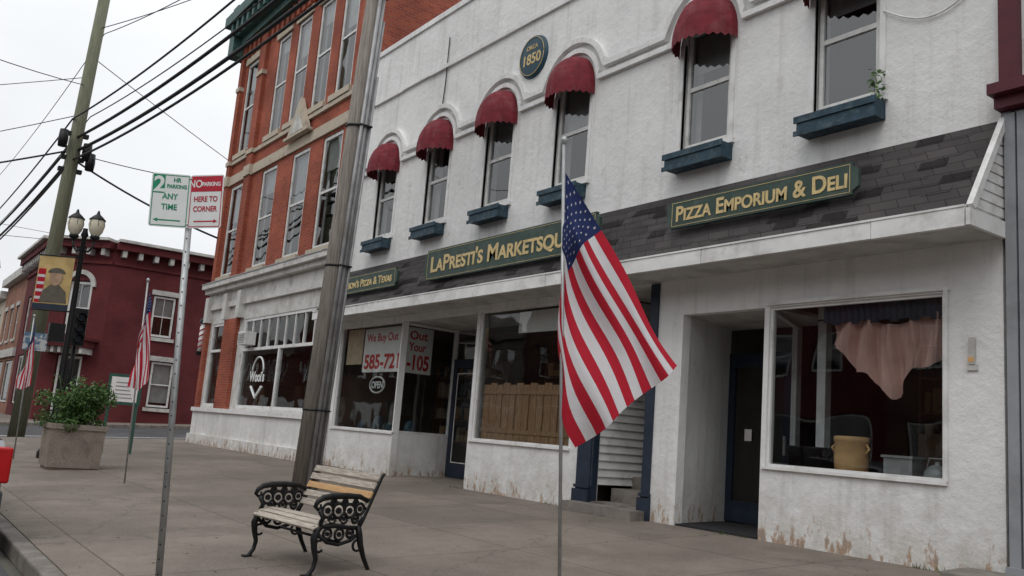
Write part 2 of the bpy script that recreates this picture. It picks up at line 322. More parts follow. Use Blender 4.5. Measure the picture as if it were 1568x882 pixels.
def sash(B,fn,a,b,c,d,dep=.1,fw=.055,vm=0,blind=0,fmat='frame',glass='upglass',hm=True,back=.16,curt=0):
    F=B('window_frames',fmat)
    fbox(F,fn,a,a+fw,c,d,dep-.03,dep+.03); fbox(F,fn,b-fw,b,c,d,dep-.03,dep+.03)
    fbox(F,fn,a+fw,b-fw,d-fw,d,dep-.03,dep+.03); fbox(F,fn,a+fw,b-fw,c,c+fw,dep-.03,dep+.03)
    if hm:
        zm=(c+d)/2; fbox(F,fn,a+fw,b-fw,zm-.03,zm+.03,dep-.025,dep+.035)
    for k in range(vm):
        u=a+(b-a)*(k+1)/(vm+1); fbox(F,fn,u-.012,u+.012,c+fw,d-fw,dep-.012,dep+.022)
    g=B('window_glass',glass); g.face([fn(a+fw,c+fw,dep),fn(b-fw,c+fw,dep),fn(b-fw,d-fw,dep),fn(a+fw,d-fw,dep)])
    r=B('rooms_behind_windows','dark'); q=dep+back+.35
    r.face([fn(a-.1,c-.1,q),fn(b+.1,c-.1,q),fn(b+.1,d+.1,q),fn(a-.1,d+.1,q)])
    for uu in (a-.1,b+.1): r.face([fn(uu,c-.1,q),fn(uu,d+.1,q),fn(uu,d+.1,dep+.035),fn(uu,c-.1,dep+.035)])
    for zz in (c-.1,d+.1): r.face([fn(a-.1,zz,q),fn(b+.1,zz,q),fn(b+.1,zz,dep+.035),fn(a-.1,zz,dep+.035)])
    if blind>0:
        bl=B('window_blinds','blind'); zb=d-(d-c)*blind
        bl.face([fn(a+fw,zb,dep+.09),fn(b-fw,zb,dep+.09),fn(b-fw,d-fw,dep+.09),fn(a+fw,d-fw,dep+.09)])
    if curt>0:
        bl=B('window_blinds','blind')
        for (ua,ub) in ((a+fw,a+fw+curt),(b-fw-curt,b-fw)):
            for k in range(6):
                v0=ua+(ub-ua)*k/6; v1=ua+(ub-ua)*(k+1)/6; bl.face([fn(v0,c,dep+.12+.03*(k%2)),fn(v1,c,dep+.12+.03*((k+1)%2)),fn(v1,d,dep+.12+.03*((k+1)%2)),fn(v0,d,dep+.12+.03*(k%2))])

# ============================================================ GROUND
g=MB()
prof=[(-500,-.2),(-60,-.14),(1.1,-.14),(1.3,-.14),(30,KS*28.7-.14),(600,KS*28.7-.14)]
for (ya,za),(yb,zb) in zip(prof[:-1],prof[1:]):
    g.face([(-700,ya,za-.01),(300,ya,za-.01),(300,yb,zb-.01),(-700,yb,zb-.01)])
g.build('ground',M['ground'],fixn=False)
g=MB(); g.face([(-400,-10.2,-.136),(60,-10.2,-.136),(60,1.2,-.136),(-400,1.2,-.136)]); g.build('main_road',M['asphalt'],fixn=False)
g=MB(); g.face([(-44.6,1.21,-.136),(-30.4,1.21,-.136),(-30.4,28,gz(28)-.136),(-44.6,28,gz(28)-.136)]); g.build('side_road',M['asphalt'],fixn=False)
g=MB()
def slopeblock(mb,x0,x1,y0,y1,h=.14,off=0):
    p=[(x,y,(gz(y)+off)-t) for x in (x0,x1) for y in (y0,y1) for t in (h,0)]; i=len(mb.v); mb.v+=p
    for q in ((0,1,3,2),(4,6,7,5),(0,4,5,1),(2,3,7,6),(0,2,6,4),(1,5,7,3)): mb.f.append([i+k for k in q]); mb.mi.append(0); mb.sm.append(False)
slopeblock(g,-30.2,30,1.46,9.0,.2); g.build('sidewalk',M['sidewalk'])
g=MB(); slopeblock(g,-90,-44.9,1.46,14,.2); slopeblock(g,-48,-44.9,14.0,28,.2); g.build('sidewalk',M['sidewalk'])
g=MB(); slopeblock(g,-30.2,30,1.3,1.455,.16,.004); slopeblock(g,-30.36,-30.205,1.3,9.0,.16,.004); slopeblock(g,-90,-44.9,1.3,1.455,.16,.004); slopeblock(g,-44.895,-44.74,1.3,28,.16,.004)
g.build('kerb',M['kerb'],bevel=.02)
g=MB(); g.box(-400,60,-13.8,-10.2,-.2,0); g.build('sidewalk',M['sidewalk'])
g=MB()
for k in range(2):
    x=-31.6-k*2.6; g.face([(x-.3,1.4,gz(1.4)-.131),(x,1.4,gz(1.4)-.131),(x,14,gz(14)-.131),(x-.3,14,gz(14)-.131)])
for x in range(-60,20,6): g.face([(x,-4.5,-.131),(x+3,-4.5,-.131),(x+3,-4.38,-.131),(x,-4.38,-.131)])
g.build('road_markings',simple('road_paint',(.45,.45,.43),.8,var=.3,scale=12),fixn=False)
g=MB()
for k in range(190):
    x=random.uniform(-26,-3); y=random.choice([random.uniform(1.5,8.3),1.5+abs(random.gauss(0,.2)),8.5-abs(random.gauss(0,.15))]); s_=random.uniform(.008,.022); a=random.random()*6.3; z=gz(y)+.005
    g.face([(x+s_*cos(a),y+s_*sin(a),z),(x-s_*.5*sin(a),y+s_*.5*cos(a),z+.006),(x-s_*cos(a),y-s_*sin(a),z),(x+s_*.5*sin(a),y-s_*.5*cos(a),z+.003)])
g.build('fallen_leaves',simple('dry_leaf',(.12,.075,.035),.9,var=.5,scale=.8),fixn=False)

# ============================================================ WHITE BUILDING
W=Bld('white_commercial_building')
X0,X1=-18.85,-4.05
wins=[-17.2,-15.02,-12.88,-10.8,-7.93,-5.78]
hw=.43; WZ0,WZ1=5.36,7.12
fn=FY(D)
wallgrid(W('upper_wall','stucco'),fn,X0,X1,3.53,9.9,[(c-hw,c+hw,WZ0,WZ1) for c in wins],.3)
up=W('parapet','stucco'); up.box(X0,X1,D-.04,D+.34,9.86,9.98); up.box(X0,X1,D+.26,D+.3,9.3,9.86)
ux=X0
while ux<X1-.01:
    u2=min(X1,ux+random.uniform(.5,1.4)); z_=8.64+random.uniform(-.015,.015); up.box(ux,u2-.002,D-.045-random.random()*.02,D-.002,z_,z_+.06+random.random()*.03); ux=u2
W('roof','membrane').box(X0,X1,D+.3,24,9.3,9.4)
sd=W('side_walls','stucco'); sd.box(X1-.2,X1,D+.004,24,-.2,9.86); sd.box(X0,X1,23.8,24,-.2,9.86)
for i,c in enumerate(wins):
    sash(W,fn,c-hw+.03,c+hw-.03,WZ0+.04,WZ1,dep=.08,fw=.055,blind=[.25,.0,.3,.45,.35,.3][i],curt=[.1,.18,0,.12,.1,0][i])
    tr=W('window_surrounds','whitetrim')
    fbox(tr,fn,c-hw-.07,c-hw,WZ0,6.95,-.02,.05); fbox(tr,fn,c+hw,c+hw+.07,WZ0,6.95,-.02,.05)
    fbox(tr,fn,c-hw-.1,c+hw+.1,WZ0-.07,WZ0,-.05,.06)
def rail(R,zs,w,pr):
    zc=6.98; pts=[(X0,zs)]
    for c in wins:
        a0=math.asin(max(0,min(1,(zs-zc)/R)))
        n=20
        for k in range(n+1):
            a=pi-a0-(pi-2*a0)*k/n; pts.append((c+R*cos(a),zc+R*sin(a)))
    pts.append((X1,zs)); 
    mb=W('arched_string_course','stucco'); P=[Vector(p) for p in pts]
    inn=[];out=[]
    for k,p in enumerate(P):
        t=(P[min(k+1,len(P)-1)]-P[max(k-1,0)]).normalized(); nn=Vector((-t.y,t.x)); inn.append(p-nn*w/2); out.append(p+nn*w/2)
    for k in range(len(P)-1):
        a,b,c_,d_=inn[k],inn[k+1],out[k+1],out[k]
        f0=[(q.x,D-pr,q.y) for q in (a,b,c_,d_)]; f1=[(q.x,D+.01,q.y) for q in (a,b,c_,d_)]
        mb.face(f0); mb.face([f0[0],f0[1],f1[1],f1[0]]); mb.face([f0[3],f0[2],f1[2],f1[3]])
rail(.63,7.00,.08,.07); rail(.80,7.17,.09,.09)
for i,c in enumerate(wins):
    aw=W('window_awnings','awn'); n=14; q=8; rx,dp,h=.52,.44,.63; zb=6.87; sk=random.uniform(-.02,.02)
    pt=lambda th,ph:(c+rx*cos(th)*cos(ph)**.8*(1+.015*(round(th*n/pi)%2)),D-.01-dp*sin(th)*cos(ph)**.8*(1+.03*(round(th*n/pi)%2)),zb+sk*cos(th)+h*sin(ph))
    for j in range(n):
        for k in range(q):
            t0,t1=pi*j/n,pi*(j+1)/n; p0,p1=pi/2*k/q,pi/2*(k+1)/q
            aw.face([pt(t0,p0),pt(t1,p0),pt(t1,p1),pt(t0,p1)])
        a=pt(pi*j/n,0); b=pt(pi*(j+1)/n,0)
        for (u0,u1) in ((0,.5),(.5,1)):
            pa=[a[m_]+(b[m_]-a[m_])*u0 for m_ in range(3)]; pb=[a[m_]+(b[m_]-a[m_])*u1 for m_ in range(3)]
            da=.11+.02*cos(u0*2*pi); db=.11+.02*cos(u1*2*pi)
            aw.face([pa,pb,(pb[0],pb[1],pb[2]-db),(pa[0],pa[1],pa[2]-da)])
for i,c in enumerate(wins):
    fb=W('flower_boxes','bluebox'); dx=.50 if i>3 else .46; zz=5.06; hh=.21
    fb.box(c-dx,c+dx,D-.23,D-.20,zz,zz+hh); fb.box(c-dx,c-dx+.03,D-.20,D-.03,zz,zz+hh); fb.box(c+dx-.03,c+dx,D-.20,D-.03,zz,zz+hh); fb.box(c-dx,c+dx,D-.03,D-.002,zz,zz+hh); fb.box(c-dx+.03,c+dx-.03,D-.20,D-.03,zz,zz+.03)
    fb.box(c-dx-.03,c+dx+.03,D-.25,D-.231,zz+hh-.07,zz+hh+.01); fb.box(c-dx-.03,c+dx+.03,D-.25,D-.231,zz-.02,zz+.04)
    W('flower_box_soil','soil').box(c-dx+.03,c+dx-.03,D-.20,D-.03,zz+.03,zz+.17)
ms=W('shingled_canopy','shingle'); YF=7.95
ms.face([(X0,YF,3.72),(X1,YF,3.72),(X1,D-.003,4.74),(X0,D-.003,4.74)])
for k in range(300):
    row=random.randrange(9); t=(row+.02)/9; x=X0+.31*(random.randrange(int(14.8/.31)))+.155*(row%2); y=YF+(D-YF)*t; z=3.72+1.02*t; dt=1/9*.92
    if x+.3>X1: continue
    ms.face([(x,y-.007,z-.0),(x+.30,y-.007,z-.0),(x+.30,y+(D-YF)*dt-.004,z+1.02*dt),(x,y+(D-YF)*dt-.004,z+1.02*dt)])
tr=W('canopy_fascia','whitetrim'); 
xs_=[X0,-16.4,-13.35,-10.3,-7.25,-5.0,X1]
for a,b in zip(xs_[:-1],xs_[1:]): o_=random.uniform(-.006,.006); tr.box(a+.004,b-.004,YF-.05+o_,YF+.01,3.54+o_,3.715)
W('fascia_joints','dirtytrim').box(X0,X1,YF-.03,YF+.005,3.545,3.71)
tr.box(X0,X1,YF-.062,YF-.02,3.716,3.738)
W('canopy_soffit','dirtytrim').box(X0,X1,YF+.01,D,3.55,3.58)
ee=W('canopy_end','whitetrim'); ee.face([(X1+.01,YF-.02,3.56),(X1+.01,D,3.56),(X1+.01,D,4.74),(X1+.01,YF-.02,3.72)])
for k in range(9):
    z=3.74+k*.105; yy=YF+(D-YF)*((z+.09-3.72)/1.02); ee.box(X1+.01,X1+.028,min(yy+.02,D),D,z,z+.085)
ee.box(X1+.01,X1+.05,YF-.06,D,3.54,3.70)
cv=Vector((0,D-YF,1.02)).normalized(); mid=Vector((X1+.03,(YF+D)/2,4.235)); ee.obox(mid,(.03,0,0),cv*.61,Vector((0,-cv.z,cv.y))*.035)
FL=.36
ops=[(-18.7,-15.86,1.2,3.44),(-15.82,-13.1,-.1,3.44),(-13.0,-10.35,1.2,3.44),(-9.80,-8.75,-.1,3.53),(-8.15,-6.83,-.1,3.07),(-6.76,-4.63,1.2,3.07)]
wallgrid(W('lower_wall','stucco'),fn,X0,X1,-.1,3.53,ops,.14)
def shopframe(a,b,c,d,fw=.03,mull=[]):
    F=W('shop_window_frames','whitetrim')
    fbox(F,fn,a,a+fw,c,d,.03,.08); fbox(F,fn,b-fw,b,c,d,.03,.08); fbox(F,fn,a+fw,b-fw,d-fw,d,.03,.08); fbox(F,fn,a+fw,b-fw,c,c+fw,.03,.08)
    for u in mull: fbox(F,fn,u-.02,u+.02,c+fw,d-fw,.03,.08)
    W('shop_glass','glass').face([fn(a+fw,c+fw,.06),fn(b-fw,c+fw,.06),fn(b-fw,d-fw,.06),fn(a+fw,d-fw,.06)])
    fbox(F,fn,a-.04,b+.04,c-.035,c,-.035,.02)
shopframe(-18.7,-15.86,1.2,3.44); shopframe(-13.0,-10.35,1.2,3.44); shopframe(-6.76,-4.63,1.2,3.07)
F=W('shop_window_frames','whitetrim'); fbox(F,fn,-6.80,-4.56,3.09,3.13,-.03,-.002); fbox(F,fn,-4.62,-4.58,1.2,3.09,-.03,-.002)
YR=10.0
lo=W('recess_walls','stucco')
def vwall(mb,p,q,z0,z1,t=.06):
    p=Vector((p[0],p[1],0)); q=Vector((q[0],q[1],0)); d=(q-p); n=Vector((-d.y,d.x,0)).normalized()*t/2; c=(p+q)/2; mb.obox((c.x,c.y,(z0+z1)/2),d/2,n,(0,0,(z1-z0)/2))
vwall(lo,(-15.86,D+.143),(-15.98,YR),-.1,1.2); vwall(lo,(-13.06,D+.143),(-14.85,YR),-.1,1.2)
fr=W('recess_frames','whitetrim')
for a,b in (((-15.86,D+.143),(-15.98,YR)),((-13.06,D+.143),(-14.85,YR))):
    vwall(fr,a,b,1.2,1.24,.07); vwall(fr,a,b,3.38,3.43,.07)
    W('shop_glass','glass').face([(a[0],a[1],1.24),(b[0],b[1],1.24),(b[0],b[1],3.38),(a[0],a[1],3.38)])
fr.box(-16.03,-15.96,YR-.04,YR+.05,0,3.44); fr.box(-14.95,-14.85,YR-.05,YR+.05,0,3.44)
fr.box(-13.1,-13.04,D+.1,D+.16,1.2,3.44)
def door(x0,x1,y,z0,z1,ztop,mat='navy'):
    d=W('entrance_doors',mat); sw=.13
    d.box(x0,x0+sw,y-.02,y+.03,z0,z1); d.box(x1-sw,x1,y-.02,y+.03,z0,z1); d.box(x0+sw,x1-sw,y-.02,y+.03,z1-sw,z1); d.box(x0+sw,x1-sw,y-.02,y+.03,z0,z0+.28)
    d.box(x0,x1,y-.03,y+.04,z1+.0,z1+.06)
    W('door_glass','glass').face([(x0+sw,y,z0+.28),(x1-sw,y,z0+.28),(x1-sw,y,z1-sw),(x0+sw,y,z1-sw)])
    if ztop>z1+.12: W('door_glass','glass').face([(x0,y,z1+.06),(x1,y,z1+.06),(x1,y,ztop),(x0,y,ztop)])
    W('door_handles','galv').box(x1-.09,x1-.05,y-.07,y-.03,z0+.95,z0+1.2)
door(-15.95,-14.95,YR,FL+.02,2.75,3.43)
dt=W('door_trim','whitetrim'); 
for (a,b,c,d_) in ((-15.76,-15.74,.7,2.5),(-15.13,-15.11,.7,2.5)): dt.box(a,b,YR-.032,YR-.022,c,d_)
dt.box(-15.76,-15.11,YR-.032,YR-.022,2.5,2.52); dt.box(-15.76,-15.11,YR-.032,YR-.022,.68,.70)
cl=W('recess_ceilings','dirtytrim'); cl.box(-15.95,-13.0,D+.143,YR+.05,3.44,3.5); cl.box(-8.6,-6.75,D+.143,YR+.05,3.07,3.12); 
W('recess_floors','sidewalk').box(-16.0,-13.0,D+.38,YR,.2,FL+.012); 
W('recess_mats','dark').box(-8.45,-6.75,D+.02,YR,.2,FL+.016)
vwall(lo,(-8.185,D+.0),(-8.56,YR),-.1,3.07,.07)
vwall(lo,(-6.80,D+.143),(-7.38,YR),-.1,1.2); vwall(fr,(-6.80,D+.143),(-7.38,YR),1.2,1.24,.07); vwall(fr,(-6.80,D+.143),(-7.38,YR),3.02,3.07,.07)
W('shop_glass','glass').face([(-6.80,D+.143,1.24),(-7.38,YR,1.24),(-7.38,YR,3.02),(-6.80,D+.143,3.02)])
fr.box(-7.44,-7.36,YR-.04,YR+.06,0,3.07)
door(-8.54,-7.44,YR,FL+.03,2.66,3.06)
W('door_notice','paper').box(-8.2,-8.08,YR-.03,YR-.024,1.5,1.66)
bp_=W('entry_posts','navy')
for a,b in ((-10.10,-9.80),(-8.75,-8.60)):
    fbox(bp_,fn,a,b,FL,3.53,-.03,-.002); fbox(bp_,fn,a-.03,b+.02,FL-.02,FL+.28,-.07,-.003); fbox(bp_,fn,a-.02,b+.015,FL+.30,FL+.34,-.055,-.003)
bp_.box(-9.80,-9.77,D,D+.1,FL,3.53); bp_.box(-8.78,-8.75,D,D+1.2,FL,3.53)
lap=W('entry_lap_siding','whitetrim')
for k in range(24):
    z=.72+k*.115
    if z+.11>3.5: break
    lap.face([(-9.775,D+.1,z),(-9.775,D+2.4,z),(-9.80,D+2.4,z+.115),(-9.80,D+.1,z+.115)]); lap.face([(-9.775,D+.1,z),(-9.775,D+2.4,z),(-9.80,D+2.4,z),(-9.80,D+.1,z)])
lap.box(-9.78,-8.7,D+2.4,D+2.45,FL,3.5)
st=W('entry_steps','kerb'); st.box(-10.05,-8.62,D-.32,D-.0,.1,FL+.11); st.box(-9.79,-8.79,D+.0,D+.4,.1,FL+.13); st.box(-9.79,-8.79,D+.4,D+.8,.1,FL+.32); st.box(-9.79,-8.79,D+.8,D+2.4,.1,FL+.50)
W('entry_door','dark').box(-9.7,-8.85,D+2.33,D+2.39,FL+.5,3.2)
cl.box(-9.8,-8.7,D+.1,D+2.4,3.5,3.53)
rm=W('shop_interior_walls','room')
for (a,b,h) in ((-18.8,-10.2,3.5),(-8.6,-4.26,3.4)):
    rm.box(a,b,14.0,14.1,.2,h); rm.box(a-.0,a+.05,(D+.15 if a<-10 else YR+.1),14,.2,h); rm.box(b-.05,b,D+.15,14,.2,h)
    W('shop_ceilings','room').box(a,b,(D+.15),14,h+.0,h+.05); W('shop_floors','roomfloor').box(a,b,D+.15 if a>-10 else YR+.1,14,.2,.34)
W('shop_floors','roomfloor').box(-18.8,-15.99,D+.15,YR+.1,.2,.34)
dk=W('display_shelves','brown'); dk.box(-18.65,-16.0,D+.16,9.5,1.1,1.16); dk.box(-12.9,-10.25,D+.16,9.4,1.1,1.16); dk.box(-6.6,-4.4,D+.16,9.4,1.1,1.16)
pn=W('wood_shutters','shutter')
for k in range(13):
    x=-12.93+k*.19; pn.box(x,x+.178,D+.16,D+.18,1.2,2.16+.03*(k%2))
pn.box(-12.93,-10.4,D+.145,D+.16,1.35,1.42); pn.box(-12.93,-10.4,D+.145,D+.16,2.0,2.07)
for k in range(5):
    x=-12.4+k*.38; pn.box(x,x+.03,D+.14,D+.16,1.42,2.0)
W('window_papers','paper').box(-12.0,-10.5,D+.12,D+.125,3.02,3.38)
gd1=W('shelf_goods_light','tan'); gd2=W('shelf_goods_dark','bluebox'); gd3=W('shelf_goods_orange','crock')
for sx0,sx1,sy in ((-14.6,-10.4,11.4),(-18.6,-16.2,11.2),(-6.9,-4.6,12.2)):
    for zz in (1.1,1.6,2.1,2.6):
        W('wall_shelving','brown').box(sx0,sx1,sy,sy+.35,zz-.03,zz)
        x=sx0+.05
        while x<sx1-.2:
            w_=random.uniform(.07,.2); hh=random.uniform(.12,.36); random.choice([gd1,gd2,gd3]).box(x,x+w_,sy+.02,sy+.2,zz,zz+hh); x+=w_+random.uniform(.01,.12)
    for x in (sx0-.04,sx1): W('wall_shelving','brown').box(x,x+.04,sy,sy+.35,.34,2.95)
# posters fixed just inside the corner glazing
W('poster','paper').box(-17.62,-15.93,D+.075,D+.08,2.42,3.36)
W('poster','paper').box(-15.975,-15.965,D+.20,9.42,2.42,3.36)
text('585-721','poster_number',M['redtxt'],(-17.55,D+.073,2.50),RY,.42,W.e,.0008,.014,1.55)
text('-105','poster_number_end',M['redtxt'],(-15.962,D+.24,2.50),(pi/2,0,pi/2),.42,W.e,.0008,.014,.52)
text('We Buy Out','poster_heading',M['redtxt'],(-17.5,D+.073,3.08),RY,.24,W.e,.0008,.005,1.4)
text('Out','poster_words',M['redtxt'],(-15.962,D+.26,3.12),(pi/2,0,pi/2),.24,W.e,.0008,.006,.42)
text('Your','poster_words_end',M['redtxt'],(-15.962,D+.26,2.88),(pi/2,0,pi/2),.24,W.e,.0008,.006,.42)
W('tan_poster','tan').box(-18.45,-17.68,D+.075,D+.08,2.6,3.38)
o_=W('open_sign_rim','signwhite'); o_.tube([(-17.0+.33*cos(a*pi/12),D+.16,2.16+.17*sin(a*pi/12)) for a in range(25)],.02,6)
text('OPEN','open_sign_text',M['signwhite'],(-17.24,D+.15,2.09),RY,.2,W.e,.002,.006)
for (x,y,s_) in ((-17.6,9.2,.30),(-16.9,9.1,.2),(-16.3,9.25,.25),(-18.2,9.1,.2)):
    W('display_jars','bluebox').lathe((x,y,1.16),[(0,0),(s_*.4,0),(s_*.5,s_*.5),(s_*.35,s_),(s_*.15,s_*1.2),(0,s_*1.2)],12)
cb=W('display_cabinet','brown'); cb.box(-6.2,-4.6,10.9,11.3,.34,1.75)
W('picture_frames','tan').box(-5.9,-5.3,13.9,13.98,1.9,2.5)
W('interior_post','whitetrim').box(-6.72,-6.60,9.5,9.62,.34,3.3)
ct=W('curtain','pink'); n=46
def cpt(i,j):
    u=i/n; v=j/10; x=-6.02+1.42*u
    top=2.86+.05*sin(u*9); bot=2.34-.30*math.exp(-((u-.50)/.13)**2)-.12*math.exp(-((u-.36)/.05)**2)+.30*max(0,.22-u)*4.2+.04*sin(u*21)+.5*max(0,u-.72)
    return (x+.02*sin(v*4+u*8),D+.2+.045*sin(u*34+v*2)+.02*sin(u*71),top+(bot-top)*v)
for i in range(n):
    for j in range(10): ct.face([cpt(i,j),cpt(i+1,j),cpt(i+1,j+1),cpt(i,j+1)],0,True)
vl=W('valance','navy')
for i in range(40):
    x=-6.1+i*.038; vl.face([(x,D+.13+.02*(i%2),3.06),(x+.038,D+.13+.02*((i+1)%2),3.06),(x+.038,D+.13+.02*((i+1)%2),2.86-.03*((i//3)%2)),(x,D+.13+.02*(i%2),2.86-.03*((i//3)%2))])
W('curtain_rod','iron').tube([(-6.2,D+.17,2.9),(-4.45,D+.17,2.9)],.012,8)
cr=W('stoneware_crock','crock'); cr.lathe((-5.86,D+.34,1.16),[(0,0),(.15,0),(.175,.04),(.185,.2),(.175,.36),(.19,.38),(.19,.43),(.17,.44),(.15,.42),(.14,.05)],24)
for x_ in (-1,1): cr.tube([(-5.86+x_*.18,D+.34,1.52),(-5.86+x_*.23,D+.32,1.47),(-5.86+x_*.18,D+.32,1.41)],.016,8)
for x,r_ in ((-6.36,.17),(-6.62,.14)):
    W('dark_buckets','iron').lathe((x,D+.42,1.16),[(0,0),(r_*.75,0),(r_,.28),(r_*1.04,.30),(r_*.95,.29),(r_*.7,.03)],20)
bx=W('grey_storage_box','conduit'); bx.box(-5.42,-5.1,D+.25,D+.5,1.16,1.40); bx.box(-5.44,-5.08,D+.23,D+.52,1.40,1.425)
kt=W('enamel_kettle','conduit'); kt.lathe((-4.84,D+.28,1.16),[(0,0),(.12,0),(.14,.05),(.13,.12),(.08,.18),(.03,.2),(.03,.22),(0,.23)],20); kt.tube([(-4.96,D+.28,1.3),(-4.93,D+.28,1.42),(-4.75,D+.28,1.42),(-4.72,D+.28,1.3)],.01,6)
pb=W('wall_outlet_box','dirtytrim'); fbox(pb,fn,-4.37,-4.31,2.34,2.60,-.03,-.002); fbox(pb,fn,-4.39,-4.29,2.28,2.34,-.02,-.002)
W('wall_rust_patch','crock').box(-4.375,-4.315,D-.034,D-.031,2.36,2.41)
cbm=W('facade_cables','cable'); cbm.tube([(-15.0,D-.03,9.3),(-15.0,D-.03,8.3),(-15.05,D-.03,7.75)],.012,6)
pts=[]
for k in range(12):
    u=k/11; pts.append((-5.3+1.1*u,D-.03,6.35-.35*sin(pi*u*.85)+.15*u))
W('facade_cable_white','whitetrim').tube(pts,.01,6)
cbm.tube([(X0+.1,D-.05,7.4),(X0+.1,D-.25,7.6),(X0+.3,D-.35,7.3),(X0+.1,D-.1,7.0),(X0+.3,D-.2,6.8),(X0+.05,D-.1,6.5)],.014,6)
cbm.tube([(X0+.3,D-.05,7.1),(X0+.5,D-.3,7.0),(X0+.4,D-.3,6.7),(X0+.2,D-.1,6.6)],.012,6)
W.done()
lf=MB()
for k in range(60):
    c=Vector((-5.32+random.gauss(0,.05),D-.12+random.gauss(0,.04),5.25+random.random()*.38)); a=Vector([random.gauss(0,1) for _ in range(3)]).normalized()*.035; b=Vector([random.gauss(0,1) for _ in range(3)]).normalized()*.02
    lf.face([c-a,c+b,c+a,c-b])
lf.tube([(-5.32,D-.12,5.2),(-5.3,D-.14,5.45),(-5.34,D-.13,5.62)],.006,5); lf.build('flower_box_plant',M['leaf'],fixn=False)

def shopsign(name,x0,x1,z0,z1,y,body,size,tx,tw,notch=.07,caps=True,off=.006):
    e=empty(name); mb=MB(); n=notch
    poly=[(x0+n,z0),(x1-n,z0),(x1-n,z0+n*.6),(x1,z0+n*1.2),(x1,z1-n*1.2),(x1-n,z1-n*.6),(x1-n,z1),(x0+n,z1),(x0+n,z1-n*.6),(x0,z1-n*1.2),(x0,z0+n*1.2),(x0+n,z0+n*.6)]
    f=lambda u,v,d:(u,y+d,v)
    mb.prism(poly,f,0,.05); mb.build('board',M['green'],e)
    b=MB(); t=.006; a=.025
    b.box(x0+n+a,x1-n-a,y-.004,y-.001,z0+a,z0+a+t); b.box(x0+n+a,x1-n-a,y-.004,y-.001,z1-a-t,z1-a); b.box(x0+n+a,x0+n+a+t,y-.004,y-.001,z0+a+t,z1-a-t); b.box(x1-n-a-t,x1-n-a,y-.004,y-.001,z0+a+t,z1-a-t)
    b.build('gold_border',M['gold'],e)
    s=MB()
    for u in (.2,.5,.8):
        x=x0+(x1-x0)*u; s.box(x-.02,x+.02,y+.05,y+.3,z0+.06,z0+.1)
    s.build('brackets',M['iron'],e)
    text(body,'lettering',M['gold'],(tx,y-.004,z0+(z1-z0)/2-size*.34),RY,size,e,.004,off,tw,caps)
    return e
shopsign('shop_sign',-8.0,-5.24,4.09,4.45,8.04,'Pizza Emporium & Deli',.275,-7.84,2.46)
shopsign('shop_sign',-14.15,-9.3,4.0,4.56,8.02,"LaPresti's Marketsquare",.40,-13.94,4.46,off=.009)
shopsign('shop_sign',-18.2,-15.2,4.02,4.40,8.02,"Anderson's Pizza & Texas",.22,-18.0,2.6)
e=empty('date_plaque'); md=MB(); md.lathe((-12.0,D-.002,7.92),[(0,-.06),(.34,-.06),(.38,-.05),(.40,0)],36,axis='y'); md.build('plaque',M['medal'],e)
md=MB(); md.tube([(-12.0+.35*cos(a*pi/18),D-.066,7.92+.35*sin(a*pi/18)) for a in range(37)],.006,5); md.build('gold_rim',M['gold'],e)
text('1850','date',M['gold'],(-12.0,D-.066,7.78),RY,.27,e,.003,.006,None,False,'CENTER'); text('CIRCA','circa',M['gold'],(-12.0,D-.066,8.05),RY,.11,e,.003,.002,None,False,'CENTER')

# ============================================================ BRICK BUILDING
B=Bld('brick_commercial_building'); bx0,bx1=-28.75,-18.86
third=[-27.75,-25.0,-23.45,-21.85,-20.3]; second=[-27.75,-24.9,-22.55,-20.5]
ops=[(c-.5,c+.5,9.62,12.75) for c in third]+[(c-.6,c+.6,5.55,8.55) for c in second]
wallgrid(B('walls','brick'),fn,bx0,bx1,4.5,14.4,ops,.3)
low=[(-28.35,-27.15,1.5,4.05),(-25.35,-19.75,1.5,4.05)]
wallgrid(B('shopfront_wall','agedwhite'),fn,bx0,bx1,-.1,4.5,low,.2)
B('side_wall','brickside').box(bx1-.3,bx1,D+.002,26,-.1,14.4); B('side_wall','brickside').box(bx0,bx0+.3,D+.002,26,-.1,14.4); B('side_wall','brickside').box(bx0,bx1,25.8,26,-.1,14.4)
B('roof','membrane').box(bx0+.3,bx1-.3,D+.3,25.8,14.0,14.1)
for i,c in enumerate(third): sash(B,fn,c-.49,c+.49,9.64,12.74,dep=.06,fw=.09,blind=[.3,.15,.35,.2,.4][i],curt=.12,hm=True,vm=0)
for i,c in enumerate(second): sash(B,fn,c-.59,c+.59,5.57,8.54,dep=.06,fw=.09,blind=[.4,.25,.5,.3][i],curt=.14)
for c in third: fbox(B('stone_trim','stone'),fn,c-.62,c+.62,9.46,9.62,-.10,.02); fbox(B('stone_trim','stone'),fn,c-.62,c+.62,12.75,12.98,-.05,.02)
for c in second: fbox(B('stone_trim','stone'),fn,c-.7,c+.7,5.38,5.55,-.10,.02)
s_=B('stone_trim','stone'); fbox(s_,fn,bx0,bx1,8.62,8.92,-.06,.0); fbox(s_,fn,bx0,bx1,9.32,9.44,-.07,.0); 
for a,b in ((bx0,-28.45),(-26.85,-26.35),(-19.3,bx1)):
    fbox(B('pilasters','brick'),fn,a,b,5.36,8.6,-.12,0); fbox(B('pilasters','brick'),fn,a,b,8.93,9.31,-.12,0); fbox(B('pilasters','brick'),fn,a,b,9.45,11.89,-.12,0); fbox(B('pilasters','brick'),fn,a,b,12.03,13.5,-.12,0)
    for z0,z1 in ((8.6,8.93),(9.31,9.45),(11.89,12.03),(5.1,5.36)): fbox(s_,fn,a-.03,b+.03,z0,z1,-.16,0)
